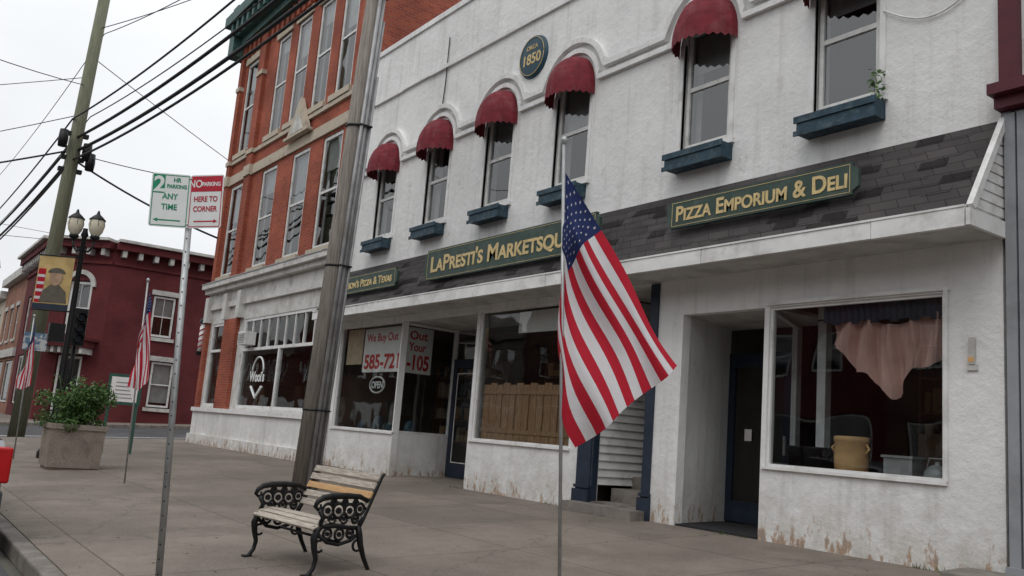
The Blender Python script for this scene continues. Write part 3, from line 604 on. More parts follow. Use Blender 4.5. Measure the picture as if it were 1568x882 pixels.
pc=-22.6; s_.prism([(pc-.75,8.95),(pc+.75,8.95),(pc+.12,9.85),(pc,10.05),(pc-.12,9.85)],FY(D),-.20,-.075); B('pediment_panel','dirtytrim').prism([(pc-.45,9.03),(pc+.45,9.03),(pc,9.6)],FY(D),-.225,-.201)
s_.box(pc-.85,pc+.85,D-.24,D-.075,8.93,9.0)
for k in range(24):
    x=bx0+.2+k*.41; fbox(B('corbels','brick'),fn,x,x+.2,13.0,13.5,-.1,0)
tc_=B('cornice','teal'); fbox(tc_,fn,bx0-.1,bx1,13.5,13.75,-.25,.3); fbox(tc_,fn,bx0-.25,bx1,13.75,14.15,-.45,.3); fbox(tc_,fn,bx0-.4,bx1,14.15,14.5,-.7,.3)
for k in range(20):
    x=bx0+.1+k*.5; fbox(tc_,fn,x,x+.18,13.76,14.14,-.62,-.45)
fbox(tc_,fn,bx0-.35,bx0+.15,13.1,14.9,-.5,.1)
c_=B('shopfront_cornice','agedwhite')
for z0,z1,p_ in ((4.5,4.66,.10),(4.66,5.02,.05),(5.02,5.16,.22),(5.16,5.30,.34)): fbox(c_,fn,bx0-.1,bx1,z0,z1,-p_,.05)
fbox(B('cornice_flashing','conduit'),fn,bx0-.12,bx1,5.30,5.33,-.36,.0)
for x in (bx0,-27.0,-25.75,-19.6): fbox(c_,fn,x,x+.3,4.1,4.9,-.2,-.0)
B('brick_pier','brick').box(-26.85,-25.75,D-.12,D-.002,1.3,4.1); B('brick_pier','brick').box(bx0,-28.5,D-.12,D-.002,1.3,4.1)
fbox(B('plinth','stucco'),fn,bx0-.05,bx1+.0,-.1,.62,-.22,-.0); fbox(B('plinth','stucco'),fn,bx0-.02,bx1,.62,1.32,-.13,-.0); fbox(B('plinth','agedwhite'),fn,bx0-.02,bx1,1.32,1.44,-.2,0)
F=B('shopfront_frames','whitetrim')
def bsf(a,b,c,d,ms,zt):
    fbox(F,fn,a,a+.08,c,d,.02,.12); fbox(F,fn,b-.08,b,c,d,.02,.12); fbox(F,fn,a+.08,b-.08,d-.08,d,.02,.12); fbox(F,fn,a+.08,b-.08,c,c+.08,.02,.12); fbox(F,fn,a+.08,b-.08,zt-.04,zt+.04,.02,.12)
    for u in ms: fbox(F,fn,u-.05,u+.05,c+.08,zt-.04,.02,.12)
    k=int((b-a)/.62)
    for j in range(1,k): u=a+(b-a)*j/k; fbox(F,fn,u-.02,u+.02,zt+.04,d-.08,.03,.11)
    B('shop_glass','glass').face([fn(a+.08,c+.08,.07),fn(b-.08,c+.08,.07),fn(b-.08,d-.08,.07),fn(a+.08,d-.08,.07)])
bsf(-28.35,-27.15,1.5,4.05,[],3.2); bsf(-25.35,-19.75,1.5,4.05,[-22.5],3.15)
r_=B('shop_room','room'); r_.box(bx0+.31,bx1-.31,12.5,12.6,0,4.4); B('shop_room_ceiling','dirtytrim').box(bx0+.31,bx1-.31,D+.25,12.5,4.2,4.3); r_.box(bx0+.31,bx1-.31,D+.21,12.5,.3,.4)
for k in range(9):
    x=-28.2+k*.98; hh=random.uniform(.5,1.7); B('shop_furniture',random.choice(['brown'])).box(x,x+.6,10.2+random.random(),11.4,.4,.9+hh)
ac=B('air_conditioner','whitetrim'); ac.box(-24.9,-24.3,D-.3,D+.01,3.25,3.62)
for k in range(6): B('air_conditioner_grille','conduit').box(-24.86,-24.34,D-.312,D-.301,3.29+k*.05,3.31+k*.05)
lg=B('window_logo','signwhite'); 
lg.tube([(-23.95+.42*cos(a),D+.06,2.5+.42*sin(a)) for a in [pi*k/12 for k in range(0,13)]],.025,6)
lg.tube([(-24.35,D+.06,2.1),(-23.95,D+.06,1.8),(-23.55,D+.06,2.1)],.04,6)
text("Wooi's",'window_logo_text',M['signwhite'],(-24.5,D+.05,2.25),RY,.38,B.e,.002,.012)
B.done()
e=empty('barber_pole'); m_=MB(); m_.tube([(-29.0,D-.1,3.2),(-29.0,D-.1,4.1)],.09,14); m_.build('pole',M['signwhite'],e)
m_=MB()
for s0 in (0,pi):
    m_.tube([(-29.0+.095*cos(s0+t*.35),D-.1+.095*sin(s0+t*.35),3.22+t*.02) for t in range(43)],.018,6)
m_.build('stripes',M['fred'],e); m_=MB(); m_.lathe((-29.0,D-.1,4.1),[(.12,0),(.12,.08),(.09,.16),(0,.2)],14); m_.lathe((-29.0,D-.1,3.08),[(0,0),(.08,0),(.12,.06),(.12,.12)],14); m_.box(-29.03,-28.97,D-.1,D,3.5,3.56); m_.build('caps',M['iron'],e)

# ============================================================ RIGHT BUILDING
R=Bld('grey_sided_building'); r0,r1=-4.02,9
wallgrid(R('upper_wall','whitetrim'),FY(D+.02),r0,r1,5.02,11,[(-3.70,-2.9,5.9,7.9),(-1.2,-.2,5.9,7.9)],.2)
sash(R,FY(D+.02),-3.67,-2.93,5.95,7.85,dep=.1); sash(R,FY(D+.02),-1.15,-.25,5.95,7.85,dep=.1)
p_=R('pilaster','dkred'); p_.box(r0-.01,r0+.17,D-.08,D+.019,5.06,11); p_.box(r0-.05,r1,D-.24,D+.015,4.94,5.05); p_.box(r0-.03,r1,D-.14,D+.012,4.82,4.938); p_.box(r0-.02,r0+.22,D-.12,D+.018,7.6,7.75)
gy=R('lower_wall','grey'); gy.box(r0+.005,r1,D+.02,D+.2,-.1,4.8)
for k in range(14): 
    x=r0+.02+k*.12; gy.box(x,x+.10,D-.05,D+.018,.5,4.78)
gy.box(r0,r1,D-.09,D+.019,0,.5)
R('side_and_roof','grey').box(r0,r1,D+.2,24,10.5,10.9); R('side_and_roof','grey').box(r0+.001,r0+.2,D+.2,24,-.1,10.5)
R.done()
bz=MB(); slopeblock(bz,-4.4,9,8.1,8.58,.3,.09); bz.build('stone_step',M['kerb'],bevel=.015)

# ============================================================ MAROON CORNER BUILDING + FAR ROW
Q=Bld('maroon_corner_building'); mx=-48.0; fx=FX(mx); H0=9.3
wallgrid(Q('walls','maroon'),fx,9.2,24,-.2,H0,[(11.35,12.55,4.9,7.1),(15.2,16.4,4.9,7.1),(11.7,12.9,1.3,3.7),(15.2,16.4,1.3,3.7)],.2)
sash(Q,fx,11.4,12.5,4.95,7.05,dep=.1,fw=.1,blind=.5,vm=1); sash(Q,fx,15.25,16.35,4.95,7.05,dep=.1,fw=.1,vm=1); sash(Q,fx,11.75,12.85,1.35,3.65,dep=.1,fw=.1,blind=.9); sash(Q,fx,15.25,16.35,1.35,3.65,dep=.1,fw=.1)
for a,z in ((11.35,4.9),(15.2,4.9),(11.7,1.3),(15.2,1.3)):
    fbox(Q('stone_trim','dirtytrim'),fx,a-.1,a+1.3,z-.18,z,-.08,.02); fbox(Q('stone_trim','dirtytrim'),fx,a-.1,a+1.3,z+(2.2 if z>4 else 2.4),z+(2.45 if z>4 else 2.65),-.06,.02)
P0=Vector((mx,9.2,0)); P1=Vector((-50.2,6.9,0)); dch=(P1-P0); Lc=dch.length; du=dch.normalized(); nch=Vector((-du.y,du.x,0)); 
if nch.x<0: nch=-nch
def FC(u,z,d): p=P0+du*u-nch*d; return (p.x,p.y,z)
wallgrid(Q('walls','maroon'),FC,0,Lc,-.2,H0,[(.95,2.25,4.6,7.4),(.9,2.3,.5,3.6)],.25)
sash(Q,FC,1.0,2.2,4.65,7.35,dep=.12,fw=.12,vm=1); sash(Q,FC,.95,2.25,.5,3.55,dep=.12,fw=.12,vm=1,hm=False)
for k in range(12):
    a0=pi*k/12;a1=pi*(k+1)/12
    Q('window_arch','dirtytrim').prism([(1.6+.62*cos(a0),7.1+.62*sin(a0)),(1.6+.85*cos(a0),7.1+.85*sin(a0)),(1.6+.85*cos(a1),7.1+.85*sin(a1)),(1.6+.62*cos(a1),7.1+.62*sin(a1))],FC,-.12,-.002)
hd=Q('entrance_hood','maroon'); fbox(hd,FC,.3,2.9,3.95,4.3,-1.0,0); fbox(hd,FC,.15,3.05,4.3,4.45,-1.15,0)
for k in range(7): fbox(Q('hood_brackets','dirtytrim'),FC,.4+k*.38,.55+k*.38,3.65,3.94,-.9,0)
fs=FY(6.9)
wallgrid(Q('walls','maroon'),fs,-60,-50.2,-.2,H0,[(-52.8,-51.6,4.9,7.1),(-55.6,-54.4,4.9,7.1),(-58.4,-57.2,4.9,7.1),(-53.5,-51,.9,3.7),(-58.5,-55,.9,3.7)],.2)
for a in (-52.8,-55.6,-58.4): sash(Q,fs,a+.05,a+1.15,4.95,7.05,dep=.1,fw=.1)
sash(Q,fs,-53.45,-51.05,.95,3.65,dep=.1,fw=.1,vm=2,hm=False); sash(Q,fs,-58.45,-55.05,.95,3.65,dep=.1,fw=.1,vm=3,hm=False)
co=Q('cornice','dirtytrim'); mc=Q('cornice_frieze','maroon')
for F_,a,b in ((fx,9.2,24),(FC,0,Lc),(fs,-60,-50.2)):
    fbox(co,F_,a,b,H0+.12,H0+.26,-.75,.3); fbox(mc,F_,a,b,H0-.25,H0+.12,-.55,.3); fbox(mc,F_,a,b,H0-1.0,H0-.85,-.1,0)
    n=int(abs(b-a)/.75)
    for k in range(n): u=a+(b-a)*(k+.5)/n; fbox(co,F_,u-.1,u+.1,H0-.6,H0-.26,-.45,0)
Q('roof','membrane').box(-60,-48.5,9.3,24,H0-.4,H0-.3)
Q.done()
S=Bld('far_brick_row_building'); hts=[8.9,8.2,9.0,7.8]; x=-60.0
for k in range(4):
    x2=x-9.5; h=hts[k]; m_='brickfar' if k%2==0 else 'stone'
    o2=[(x2+1+j*2.8,x2+2.2+j*2.8,4.8,6.9) for j in range(3)]; o3=[(x2+.8,x2+4.2,.9,3.5),(x2+5.2,x2+8.8,.9,3.5)]
    wallgrid(S('walls_%d'%k,m_),fs,x2,x-.003,-.2,h,o2+o3,.2)
    for o in o2+o3: sash(S,fs,o[0]+.05,o[1]-.05,o[2]+.05,o[3]-.05,dep=.1,fw=.1,vm=(2 if o in o3 else 0),hm=o in o2)
    for o in o2: fbox(S('stone_trim','dirtytrim'),fs,o[0]-.1,o[1]+.1,o[3],o[3]+.25,-.06,.02); fbox(S('stone_trim','dirtytrim'),fs,o[0]-.1,o[1]+.1,o[2]-.15,o[2],-.08,.02)
    fbox(S('cornice','dirtytrim'),fs,x2,x-.003,h-.3,h+.2,-.4,.2); fbox(S('shop_band','dirtytrim'),fs,x2,x-.003,3.7,4.2,-.15,0)
    S('side','brickfar').box(x-.2,x-.004,7.12,20,-.2,h); x=x2
S.done()
e=empty('church_cupola'); m_=MB(); m_.box(-118,-114,6,10,0,14); m_.build('tower',M['stone'],e); m_=MB(); m_.lathe((-116,8,14),[(2.1,0),(2.1,1.6),(2.4,1.7),(2.2,2.6),(1.3,3.8),(.3,4.5),(.1,6),(0,6.3)],16); m_.build('dome',M['conduit'],e)

# ============================================================ OPPOSITE SIDE
xx=-150; k=0
while xx<24:
    w=random.choice([9,11,12]); h=random.choice([7.5,8.5,9.5,10.5]); O=Bld('opposite_commercial_building'); ff=lambda u,z,d:(u,-13.9-d,z)
    o2=[(xx+1+j*2.6,xx+2.2+j*2.6,4.7,6.6) for j in range(int((w-1.5)/2.6))]; o3=[(xx+.8,xx+w/2-.6,.8,3.2),(xx+w/2+.6,xx+w-.8,.8,3.2)]
    wallgrid(O('walls',['dkbrick','dkstone','dkbrick','maroon'][k%4]),ff,xx,xx+w-.01,-.1,h,o2+o3,.2)
    for o in o2+o3: sash(O,ff,o[0]+.05,o[1]-.05,o[2]+.05,o[3]-.05,dep=.1,fw=.08,hm=o in o2)
    fbox(O('cornice','dkstone'),ff,xx,xx+w-.01,h-.3,h+.15,-.35,.2); O('body','membrane').box(xx,xx+w-.01,-22,-14.6,-.1,h-.4); O.done(); xx+=w; k+=1

# ============================================================ POLES + WIRES
e=empty('utility_pole'); m_=MB(); bx,by=-13.17,5.66; tx_,ty_=-12.92,5.98
bt=lambda z:Vector((bx+(tx_-bx)*z/11.5,by+(ty_-by)*z/11.5,z))
m_.tube([bt(gz(by)-.1),bt(4),bt(11.5)],[.155,.145,.12],20); m_.build('pole_shaft',M['polewood'],e)
m_=MB()
for dx,dy,r_,zt in ((.155,.10,.036,9.5),(.20,.02,.03,9.8),(.10,.175,.032,8.0),(.165,.19,.022,7.0)):
    m_.tube([bt(gz(by)-.05)+Vector((dx,dy,0)),bt(zt)+Vector((dx,dy,0))],r_,10)
m_.build('conduits',M['conduit'],e); m_=MB()
for z in (1.45,3.75,6.1,8.4):
    p=bt(z); m_.tube([p,p+Vector((0,0,.03))],.16,16); m_.box(p.x+.08,p.x+.235,p.y-.02,p.y+.20,z,z+.025)
p=bt(8.7); m_.tube([(p.x-.1,p.y+.02,8.7),(p.x+.25,p.y+.1,8.72)],.02,6); m_.build('straps',M['iron'],e)
m_=MB(); p=bt(10.6); m_.box(p.x-.05,p.x+.05,p.y-1.2,p.y+1.2,10.6,10.75)
for yy in (-1.1,-.5,.5,1.1): m_.lathe((p.x,p.y+yy,10.75),[(.03,0),(.06,.05),(.03,.08),(.06,.12),(0,.16)],10)
m_.build('crossarm',M['polewood'],e)
e=empty('utility_pole'); m_=MB(); A=Vector((-31.0,3.95,0)); T=Vector((-30.9,4.42,16.2))
m_.tube([A-Vector((0,0,.1)),A.lerp(T,.5),T],[.24,.21,.17],18); m_.build('pole_shaft',M['polegreen'],e)
def onp(z): return A.lerp(T,z/16.2)
m_=MB()
for z in (9.0,9.8,8.6):
    p=onp(z); m_.box(p.x-.1,p.x+.1,p.y-.35,p.y+.35,z-.06,z+.06)
for z,dy in ((9.2,.35),(9.5,-.4),(8.9,.5)):
    p=onp(z); m_.lathe((p.x+.3,p.y+dy,z),[(0,-.25),(.13,-.25),(.15,0),(.13,.3),(0,.32)],12)
m_.build('brackets',M['iron'],e)
m_=MB(); p=onp(3.1); m_.box(p.x+.2,p.x+.26,p.y-.35,p.y+.3,2.75,3.3); m_.build('route_sign',simple('sign_blue',(.10,.18,.28),.5,dirt=(.5,.52,.52),dirts=5,dlo=.5,dhi=.55),e)
wr=MB()
def wire(a,b,sag,r=.02):
    a=Vector(a);b=Vector(b); pts=[]
    for k in range(17):
        u=k/16; p=a.lerp(b,u); p.z-=4*sag*u*(1-u); pts.append(p)
    wr.tube(pts,r,6)
NX=(-66,3.0)
for za,zb,zc,r_,dy in ((10.6,10.3,9.6,.028,-.3),(10.1,9.7,9.2,.045,.0),(9.7,9.3,8.8,.05,.15),(9.2,8.95,8.3,.035,.0),(10.9,10.5,9.8,.018,.4),(11.3,13.4,12.8,.014,.3)):
    p=onp(zb); q_=bt(za); wire((q_.x,q_.y+dy,za),(p.x,p.y+dy*.7,zb),.35,r_); wire((p.x,p.y+dy*.7,zb),(NX[0],NX[1]+dy,zc),.7,r_)
    wire((q_.x,q_.y+dy,za),(q_.x+30,q_.y+1.5+dy,za+.6),.4,r_)
p=onp(9.0); wire(p,(-28.7,D-.1,6.9),.15,.035); wire(onp(9.2),(-28.7,D-.1,8.7),.1,.015)
wire(onp(9.3),(-52,-8,9.0),.4,.03); wire(onp(10.5),(-60,-14,10),.8,.014); wire(onp(11.5),(-16,-9,9.5),.8,.014); wire(onp(12.5),(-44,24,9.5),.3,.014); wire(onp(13.5),(-20,9.5,15.0),.3,.014); wire(onp(11.8),(-45,-12,10),.3,.012)
wire((-46,-14,8),(-48,10,9.4),.4,.014); wire((-52,-14,11),(-48,14,9.4),.4,.012)
wire((-7.3,D-.05,8.2),(4,5.0,9.8),.1,.016); wire((-6.2,D-.6,7.75),(6,7.6,8.0),.05,.03)
wr.build('overhead_wires',M['cable'])

# parking signs
e=empty('parking_sign'); a=Vector((-7.06,2.0,-.02)); b=Vector((-7.10,1.85,2.95)); m_=MB(); m_.tube([a,b],.026,12); m_.build('post',M['galv'],e)
m_=MB()
for k in range(26):
    q_=a.lerp(b,(k+1)/28); m_.tube([q_+Vector((.6,-.35,0)).normalized()*.0255,q_+Vector((.6,-.35,0)).normalized()*.0275],.006,6)
m_.build('post_holes',M['iron'],e)
rt=Vector((.5786,.8156,0)); axz=(b-a).normalized()
def psign(side,ang,matc,lines,head,z0=2.70):
    d=(Matrix.Rotation(radians(ang),3,'Z')@rt); d=(d-axz*d.dot(axz)).normalized(); nrm=d.cross(axz).normalized()
    w=.29;h=.43; c=a+axz*((z0-a.z)/axz.z)+d*side*(w/2+.006)+axz*h/2+nrm*.035
    se=bpy.data.objects.new('sign_panel_group',None); scene.collection.objects.link(se); se.parent=e
    Mx=Matrix((( d.x,axz.x,nrm.x,c.x),(d.y,axz.y,nrm.y,c.y),(d.z,axz.z,nrm.z,c.z),(0,0,0,1))); se.matrix_world=Mx
    q=MB(); r_=.02; poly=[]
    for cx,cy,s0 in ((w/2-r_,h/2-r_,0),(-w/2+r_,h/2-r_,1),(-w/2+r_,-h/2+r_,2),(w/2-r_,-h/2+r_,3)):
        for k in range(5): an=pi/2*s0+pi/2*k/4; poly.append((cx+r_*cos(an),cy+r_*sin(an)))
    q.prism(poly,lambda u,v,dd:(u,v,dd),-.003,0); ob=q.build('panel',M['signwhite'],se)
    q=MB(); t=.006; i=.010
    q.box(-w/2+i,w/2-i,h/2-i-t,h/2-i,.0005,.0015); q.box(-w/2+i,w/2-i,-h/2+i,-h/2+i+t,.0005,.0015); q.box(-w/2+i,-w/2+i+t,-h/2+i+t,h/2-i-t,.0005,.0015); q.box(w/2-i-t,w/2-i,-h/2+i+t,h/2-i-t,.0005,.0015)
    if head=='2': q.box(-w/2+i+t,-.045,h/2-.16,h/2-i-t,.0005,.0015); text('2','numeral',M['signwhite'],(-.128,h/2-.145,.002),(0,0,0),.17,se,.0005,.005)
    else: q.box(-w/2+i+t,w/2-i-t,h/2-.135,h/2-i-t,.0005,.0015)
    s=-1 if head=='2' else 1
    q.box(-.09,.09,-.165,-.155,.0005,.0015); q.face([(s*.115,-.16,.001),(s*.08,-.143,.001),(s*.08,-.177,.001)]); q.build('print',matc,se)
    for (tx,x_,y_,sz,mm,al,ww) in lines: text(tx,'legend',mm,(x_,y_,.002),(0,0,0),sz,se,.0004,.0014,None,False,al,.85)
    q=MB()
    for yy in (-h/2+.03,h/2-.03): q.lathe((0-side*w/2*.93,yy,.0),[(.008,0),(.008,.003),(0,.004)],8)
    q.build('bolts',M['galv'],se)
G_=M['signgreen'];R_=M['signred'];Wt=M['signwhite']
psign(-1,12,G_,[('HR',.045,.15,.05,G_,'CENTER',0),('PARKING',.045,.10,.042,G_,'CENTER',0),('ANY',0,.01,.065,G_,'CENTER',0),('TIME',0,-.075,.065,G_,'CENTER',0)],'2',2.71)
psign(1,-12,R_,[('NO',-.095,.115,.085,Wt,'CENTER',0),('PARKING',.04,.125,.045,Wt,'CENTER',0),('HERE TO',0,.0,.06,R_,'CENTER',0),('CORNER',0,-.08,.06,R_,'CENTER',0)],'NP',2.71)

# ============================================================ FLAGS
def flag(name,base,topz,lean,ctrl,ripple,seed,pr=.012):
    e=empty(name); b=Vector(base); t=Vector((b.x+lean[0],b.y+lean[1],topz))
    m_=MB(); m_.tube([b,t],pr,10); m_.lathe((t.x,t.y,t.z),[(pr*1.2,0),(pr*2.0,pr*2),(pr*2.0,pr*3),(pr,pr*4.5),(0,pr*5)],12); m_.build('pole',M['galv'],e)
    E=Vector((.5786,.8156,0)); Nn=Vector((-.8156,.5786,0)); O=ctrl['o']
    def interp(pts,u):
        for (u0,p0),(u1,p1) in zip(pts[:-1],pts[1:]):
            if u<=u1: 
                s=(u-u0)/(u1-u0); return (p0[0]+(p1[0]-p0[0])*s,p0[1]+(p1[1]-p0[1])*s)
        return pts[-1][1]
    def sm(pts,u):
        if not (.08<u<.92): return interp(pts,u)
        a=[interp(pts,max(0,min(1,u+d))) for d in (-.08,-.04,0,.04,.08)]
        return (sum(p[0] for p in a)/5,sum(p[1] for p in a)/5)
    def S(u,v):
        T_=sm(ctrl['T'],u);Mm=sm(ctrl['M'],u);B_=sm(ctrl['B'],u); vm=7/13
        if v<=vm: s=v/vm; p=(T_[0]+(Mm[0]-T_[0])*s,T_[1]+(Mm[1]-T_[1])*s)
        else: s=(v-vm)/(1-vm); p=(Mm[0]+(B_[0]-Mm[0])*s,Mm[1]+(B_[1]-Mm[1])*s)
        am=ripple*min(1,u*2.5+.1)
        dep=am*(sin(v*11+u*2.6+seed)+.5*sin(v*21-u*6+seed*2)+.6*sin(u*8+v*4+1))
        kk=p[0]+.38*am*sin(v*10+u*5+seed)+.25*am*sin(u*12-v*4)
        q=O+E*kk+Nn*dep; return Vector((q.x,q.y,p[1]-.25*am*sin(u*10+v*5)))
    nu,nv=60,39; fb=MB(); idx={}
    for i in range(nu+1):
        for j in range(nv+1): idx[i,j]=len(fb.v); fb.v.append(tuple(S(i/nu,j/nv)))
    for i in range(nu):
        for j in range(nv):
            st=j//3; m=0 if st%2==0 else 1
            if i<nu*.4 and st<7: m=2
            fb.f.append([idx[i,j],idx[i+1,j],idx[i+1,j+1],idx[i,j+1]]); fb.mi.append(m); fb.sm.append(True)
    ob=fb.build('cloth',[M['fred'],M['fwhite'],M['fblue']],e,fixn=False)
    sb=MB()
    for r in range(9):
        for c in range(6 if r%2==0 else 5):
            u=.4*((c+.5)/6 if r%2==0 else (c+1)/6); v=7/13*(r+.7)/9.4
            for sg in (-1,1):
                pts=[]
                for q in range(10):
                    rr=(.0105 if q%2==0 else .0045); an=q*pi/5
                    uu=u+rr*.85*cos(an)*1.0; vv=v+rr*1.7*sin(an)
                    p=S(max(0,uu),max(0,vv)); nn=(S(u+.01,v)-S(u,v)).cross(S(u,v+.01)-S(u,v)).normalized(); pts.append(p+nn*sg*.003)
                sb.face(pts)
    sb.build('stars',M['fwhite'],e,fixn=False)
flag('american_flag',(-4.545,3.80,gz(3.8)),3.33,(-.115,-.15),dict(o=Vector((-4.6,3.72,0)),
  T=[(0,(-.07,3.13)),(.4,(.20,2.74)),(1,(.79,1.85))],M=[(0,(-.055,2.62)),(.4,(-.045,2.47)),(1,(.47,1.555))],B=[(0,(-.04,2.25)),(.4,(-.015,1.80)),(.8,(.02,1.40)),(1,(.115,1.27))]),.046,.6)
flag('american_flag',(-15.0,3.52,gz(3.5)),3.30,(-.02,-.09),dict(o=Vector((-15.0,3.46,0)),
  T=[(0,(.01,3.15)),(.4,(.10,2.85)),(1,(.22,1.75))],M=[(0,(.01,2.75)),(.4,(-.03,2.55)),(1,(.10,1.55))],B=[(0,(.01,2.35)),(.4,(-.06,2.1)),(1,(-.12,1.62))]),.035,2.0,.014)
flag('american_flag',(-20.6,2.65,gz(2.65)),2.95,(-.02,-.05),dict(o=Vector((-20.6,2.62,0)),
  T=[(0,(.01,2.85)),(.4,(.08,2.6)),(1,(.12,1.55))],M=[(0,(.0,2.5)),(.4,(-.03,2.3)),(1,(.02,1.45))],B=[(0,(.0,2.2)),(.4,(-.08,1.9)),(1,(-.16,1.5))]),.03,4.0,.014)

# ============================================================ BENCH
def bench():
    e=empty('park_bench'); xa,xb=-7.93,-6.88; z0=gz(3.0)-.01; yf=3.10; ky=.92
    def P(y,z): return (yf+y*ky,z0+z)
    seat=[(0.0,.385),(.05,.415),(.13,.43),(.215,.425),(.30,.41),(.385,.40)]
    back=[(.47,.50),(.505,.575),(.535,.65),(.565,.725),(.60,.795)]
    sl=MB(); s2=MB()
    for i,(y,z) in enumerate(seat):
        yy,zz=P(y,z); ang=[.55,.25,.02,-.08,-.12,-.12][i]; ay=Vector((0,cos(ang),sin(ang)))*.033; az=Vector((0,-sin(ang),cos(ang)))*.010
        sl.obox(((xa+xb)/2,yy,zz),((xb-xa)/2+.01,0,0),ay,az)
    for i,(y,z) in enumerate(back):
        yy,zz=P(y,z); d=Vector((0,.40,.92)).normalized(); nn=Vector((0,-.92,.40))
        (s2 if i==2 else sl).obox(((xa+xb)/2,yy,zz),((xb-xa)/2+.01,0,0),d*.029,nn.normalized()*.010)
    sl.build('slats',M['slat'],e,bevel=.004); s2.build('replacement_slats',M['slat2'],e,bevel=.004)
    bo=MB()
    for x in (xa+.02,xb-.02):
        for y,z in seat+back: yy,zz=P(y,z); bo.lathe((x,yy,zz+.009),[(.010,0),(.010,.004),(0,.007)],8)
    bo.build('bolts',M['iron'],e)
    for nme,x in (('end_frame_far',xa),('end_frame_near',xb)):
        f=MB()
        def T(pts,r=.015,n=8):
            f.tube([(x,yf+p[0]*ky,z0+p[1]) for p in pts],r,n)
        def arc(cy,cz,R,a0,a1,n=12): return [(cy+R*cos(a0+(a1-a0)*k/n),cz+R*sin(a0+(a1-a0)*k/n)) for k in range(n+1)]
        T([(-.045,.0),(-.03,.015),(.015,.07),(.03,.14),(.005,.22),(-.01,.30),(.02,.37),(.06,.40)],[.020,.020,.018,.020,.026,.030,.028,.02])
        f.box(x-.03,x+.03,yf-.08,yf-.005,z0,z0+.022)
        T([(.60,.0),(.575,.05),(.52,.14),(.475,.24),(.45,.33),(.43,.40)],[.022,.018,.02,.026,.029,.024])
        f.box(x-.03,x+.03,yf+.565*ky,yf+.645*ky,z0,z0+.022)
        T([(-.02,.36),(.06,.395),(.2,.40),(.34,.385),(.44,.385)],.020); T([(.03,.33),(.12,.27),(.24,.25),(.36,.28),(.45,.34)],.016)
        T([(.43,.38),(.475,.46),(.53,.58),(.58,.69),(.63,.80),(.66,.83)],[.022,.02,.019,.018,.018,.012])
        T([(.51,.60),(.42,.635),(.28,.64),(.13,.635),(.04,.62),(-.01,.59),(-.03,.55),(0,.525),(.03,.545),(.02,.57)],[.018,.022,.026,.027,.026,.022,.018,.014,.012,.01])
        T([(.02,.52),(.06,.46),(.03,.40)],.02)
        for (cy,cz,R) in ((.10,.52,.055),(.21,.52,.058),(.325,.52,.055),(.43,.535,.045),(.15,.455,.035),(.27,.455,.038),(.39,.455,.032),(.12,.335,.04),(.24,.33,.045),(.35,.34,.035),(.155,.585,.024),(.27,.585,.024),(.38,.585,.022)):
            T(arc(cy,cz,R,0,2*pi,14),.013,6)
            f.tube([(x-.006,yf+cy*ky,z0+cz),(x+.006,yf+cy*ky,z0+cz)],R*.48,8)
        for (cy,cz,a0) in ((.05,.24,1.2),(.44,.24,1.8)): T(arc(cy,cz,.045,a0,a0+4.4,12),.011,6)
        f.build(nme,M['iron'],e)
    c=MB(); c.tube([(xa,yf+.25,z0+.26),(xb,yf+.25,z0+.26)],.012,8); c.build('cross_rod',M['iron'],e)
    pv=Vector((xb,3.65,0)); e.matrix_world=Matrix.Translation(pv)@Matrix.Rotation(radians(6),4,'Z')@Matrix.Translation(-pv)
bench()

# ============================================================ PLANTER
e=empty('planter'); m_=MB(); cx,cy=-18.12,3.24; z=gz(2.9)-.02; h=.84
def ring(r,zz): return [(cx-r,cy-r,zz),(cx+r,cy-r,zz),(cx+r,cy+r,zz),(cx-r,cy+r,zz)]
lv=[(.40,z),(.40,z+.06),(.435,z+.07),(.46,z+h-.1),(.485,z+h-.09),(.485,z+h),(.41,z+h),(.40,z+h-.08)]
for (r0_,za),(r1_,zb) in zip(lv[:-1],lv[1:]):
    a=ring(r0_,za);b=ring(r1_,zb)
    for k in range(4): m_.face([a[k],a[(k+1)%4],b[(k+1)%4],b[k]])
m_.build('tub',M['planter'],e,fixn=True); m_=MB(); m_.face(ring(.40,z+h-.08)); m_.build('soil',M['soil'],e)
m_=MB()
cl_=[(random.gauss(0,.27),random.gauss(0,.27),random.uniform(.0,.62),random.uniform(.10,.26)) for _ in range(44)]
for k in range(9000):
    c0=random.choice(cl_); d=Vector([random.gauss(0,1) for _ in range(3)]).normalized()*c0[3]*random.uniform(.5,1.1)
    c=Vector((cx+c0[0],cy+c0[1],z+h-.02+c0[2]))+d
    if c.z<z+h-.14: continue
    a=Vector([random.gauss(0,1) for _ in range(3)]).normalized(); b=a.cross(Vector([random.gauss(0,1) for _ in range(3)])).normalized(); s=random.uniform(.018,.042)
    m_.face([c-a*s,c+b*s*.5,c+a*s,c-b*s*.5])
for k in range(26):
    an=random.random()*6.28; r=random.random()*.3; hh=random.uniform(.5,.9); tp=Vector((cx+r*1.5*cos(an),cy+r*1.5*sin(an),z+h+hh)); m_.tube([(cx+r*.4*cos(an),cy+r*.4*sin(an),z+h-.1),tp],.006,4)
    for q in range(14):
        c=tp+Vector((random.gauss(0,.05),random.gauss(0,.05),random.uniform(-.2,.04))); a=Vector([random.gauss(0,1) for _ in range(3)]).normalized()*.035; b=Vector([random.gauss(0,1) for _ in range(3)]).normalized()*.018; m_.face([c-a,c+b,c+a,c-b])
m_.build('shrub',M['leaf'],e,fixn=False)
m_=MB()
for k in range(14):
    c=Vector((cx+random.gauss(0,.3),cy+random.gauss(0,.3),z+h+random.uniform(.4,.75)))
    for q in range(6):
        a=Vector([random.gauss(0,1) for _ in range(3)]).normalized()*.03; b=Vector([random.gauss(0,1) for _ in range(3)]).normalized()*.02; m_.face([c-a,c+b,c+a,c-b])
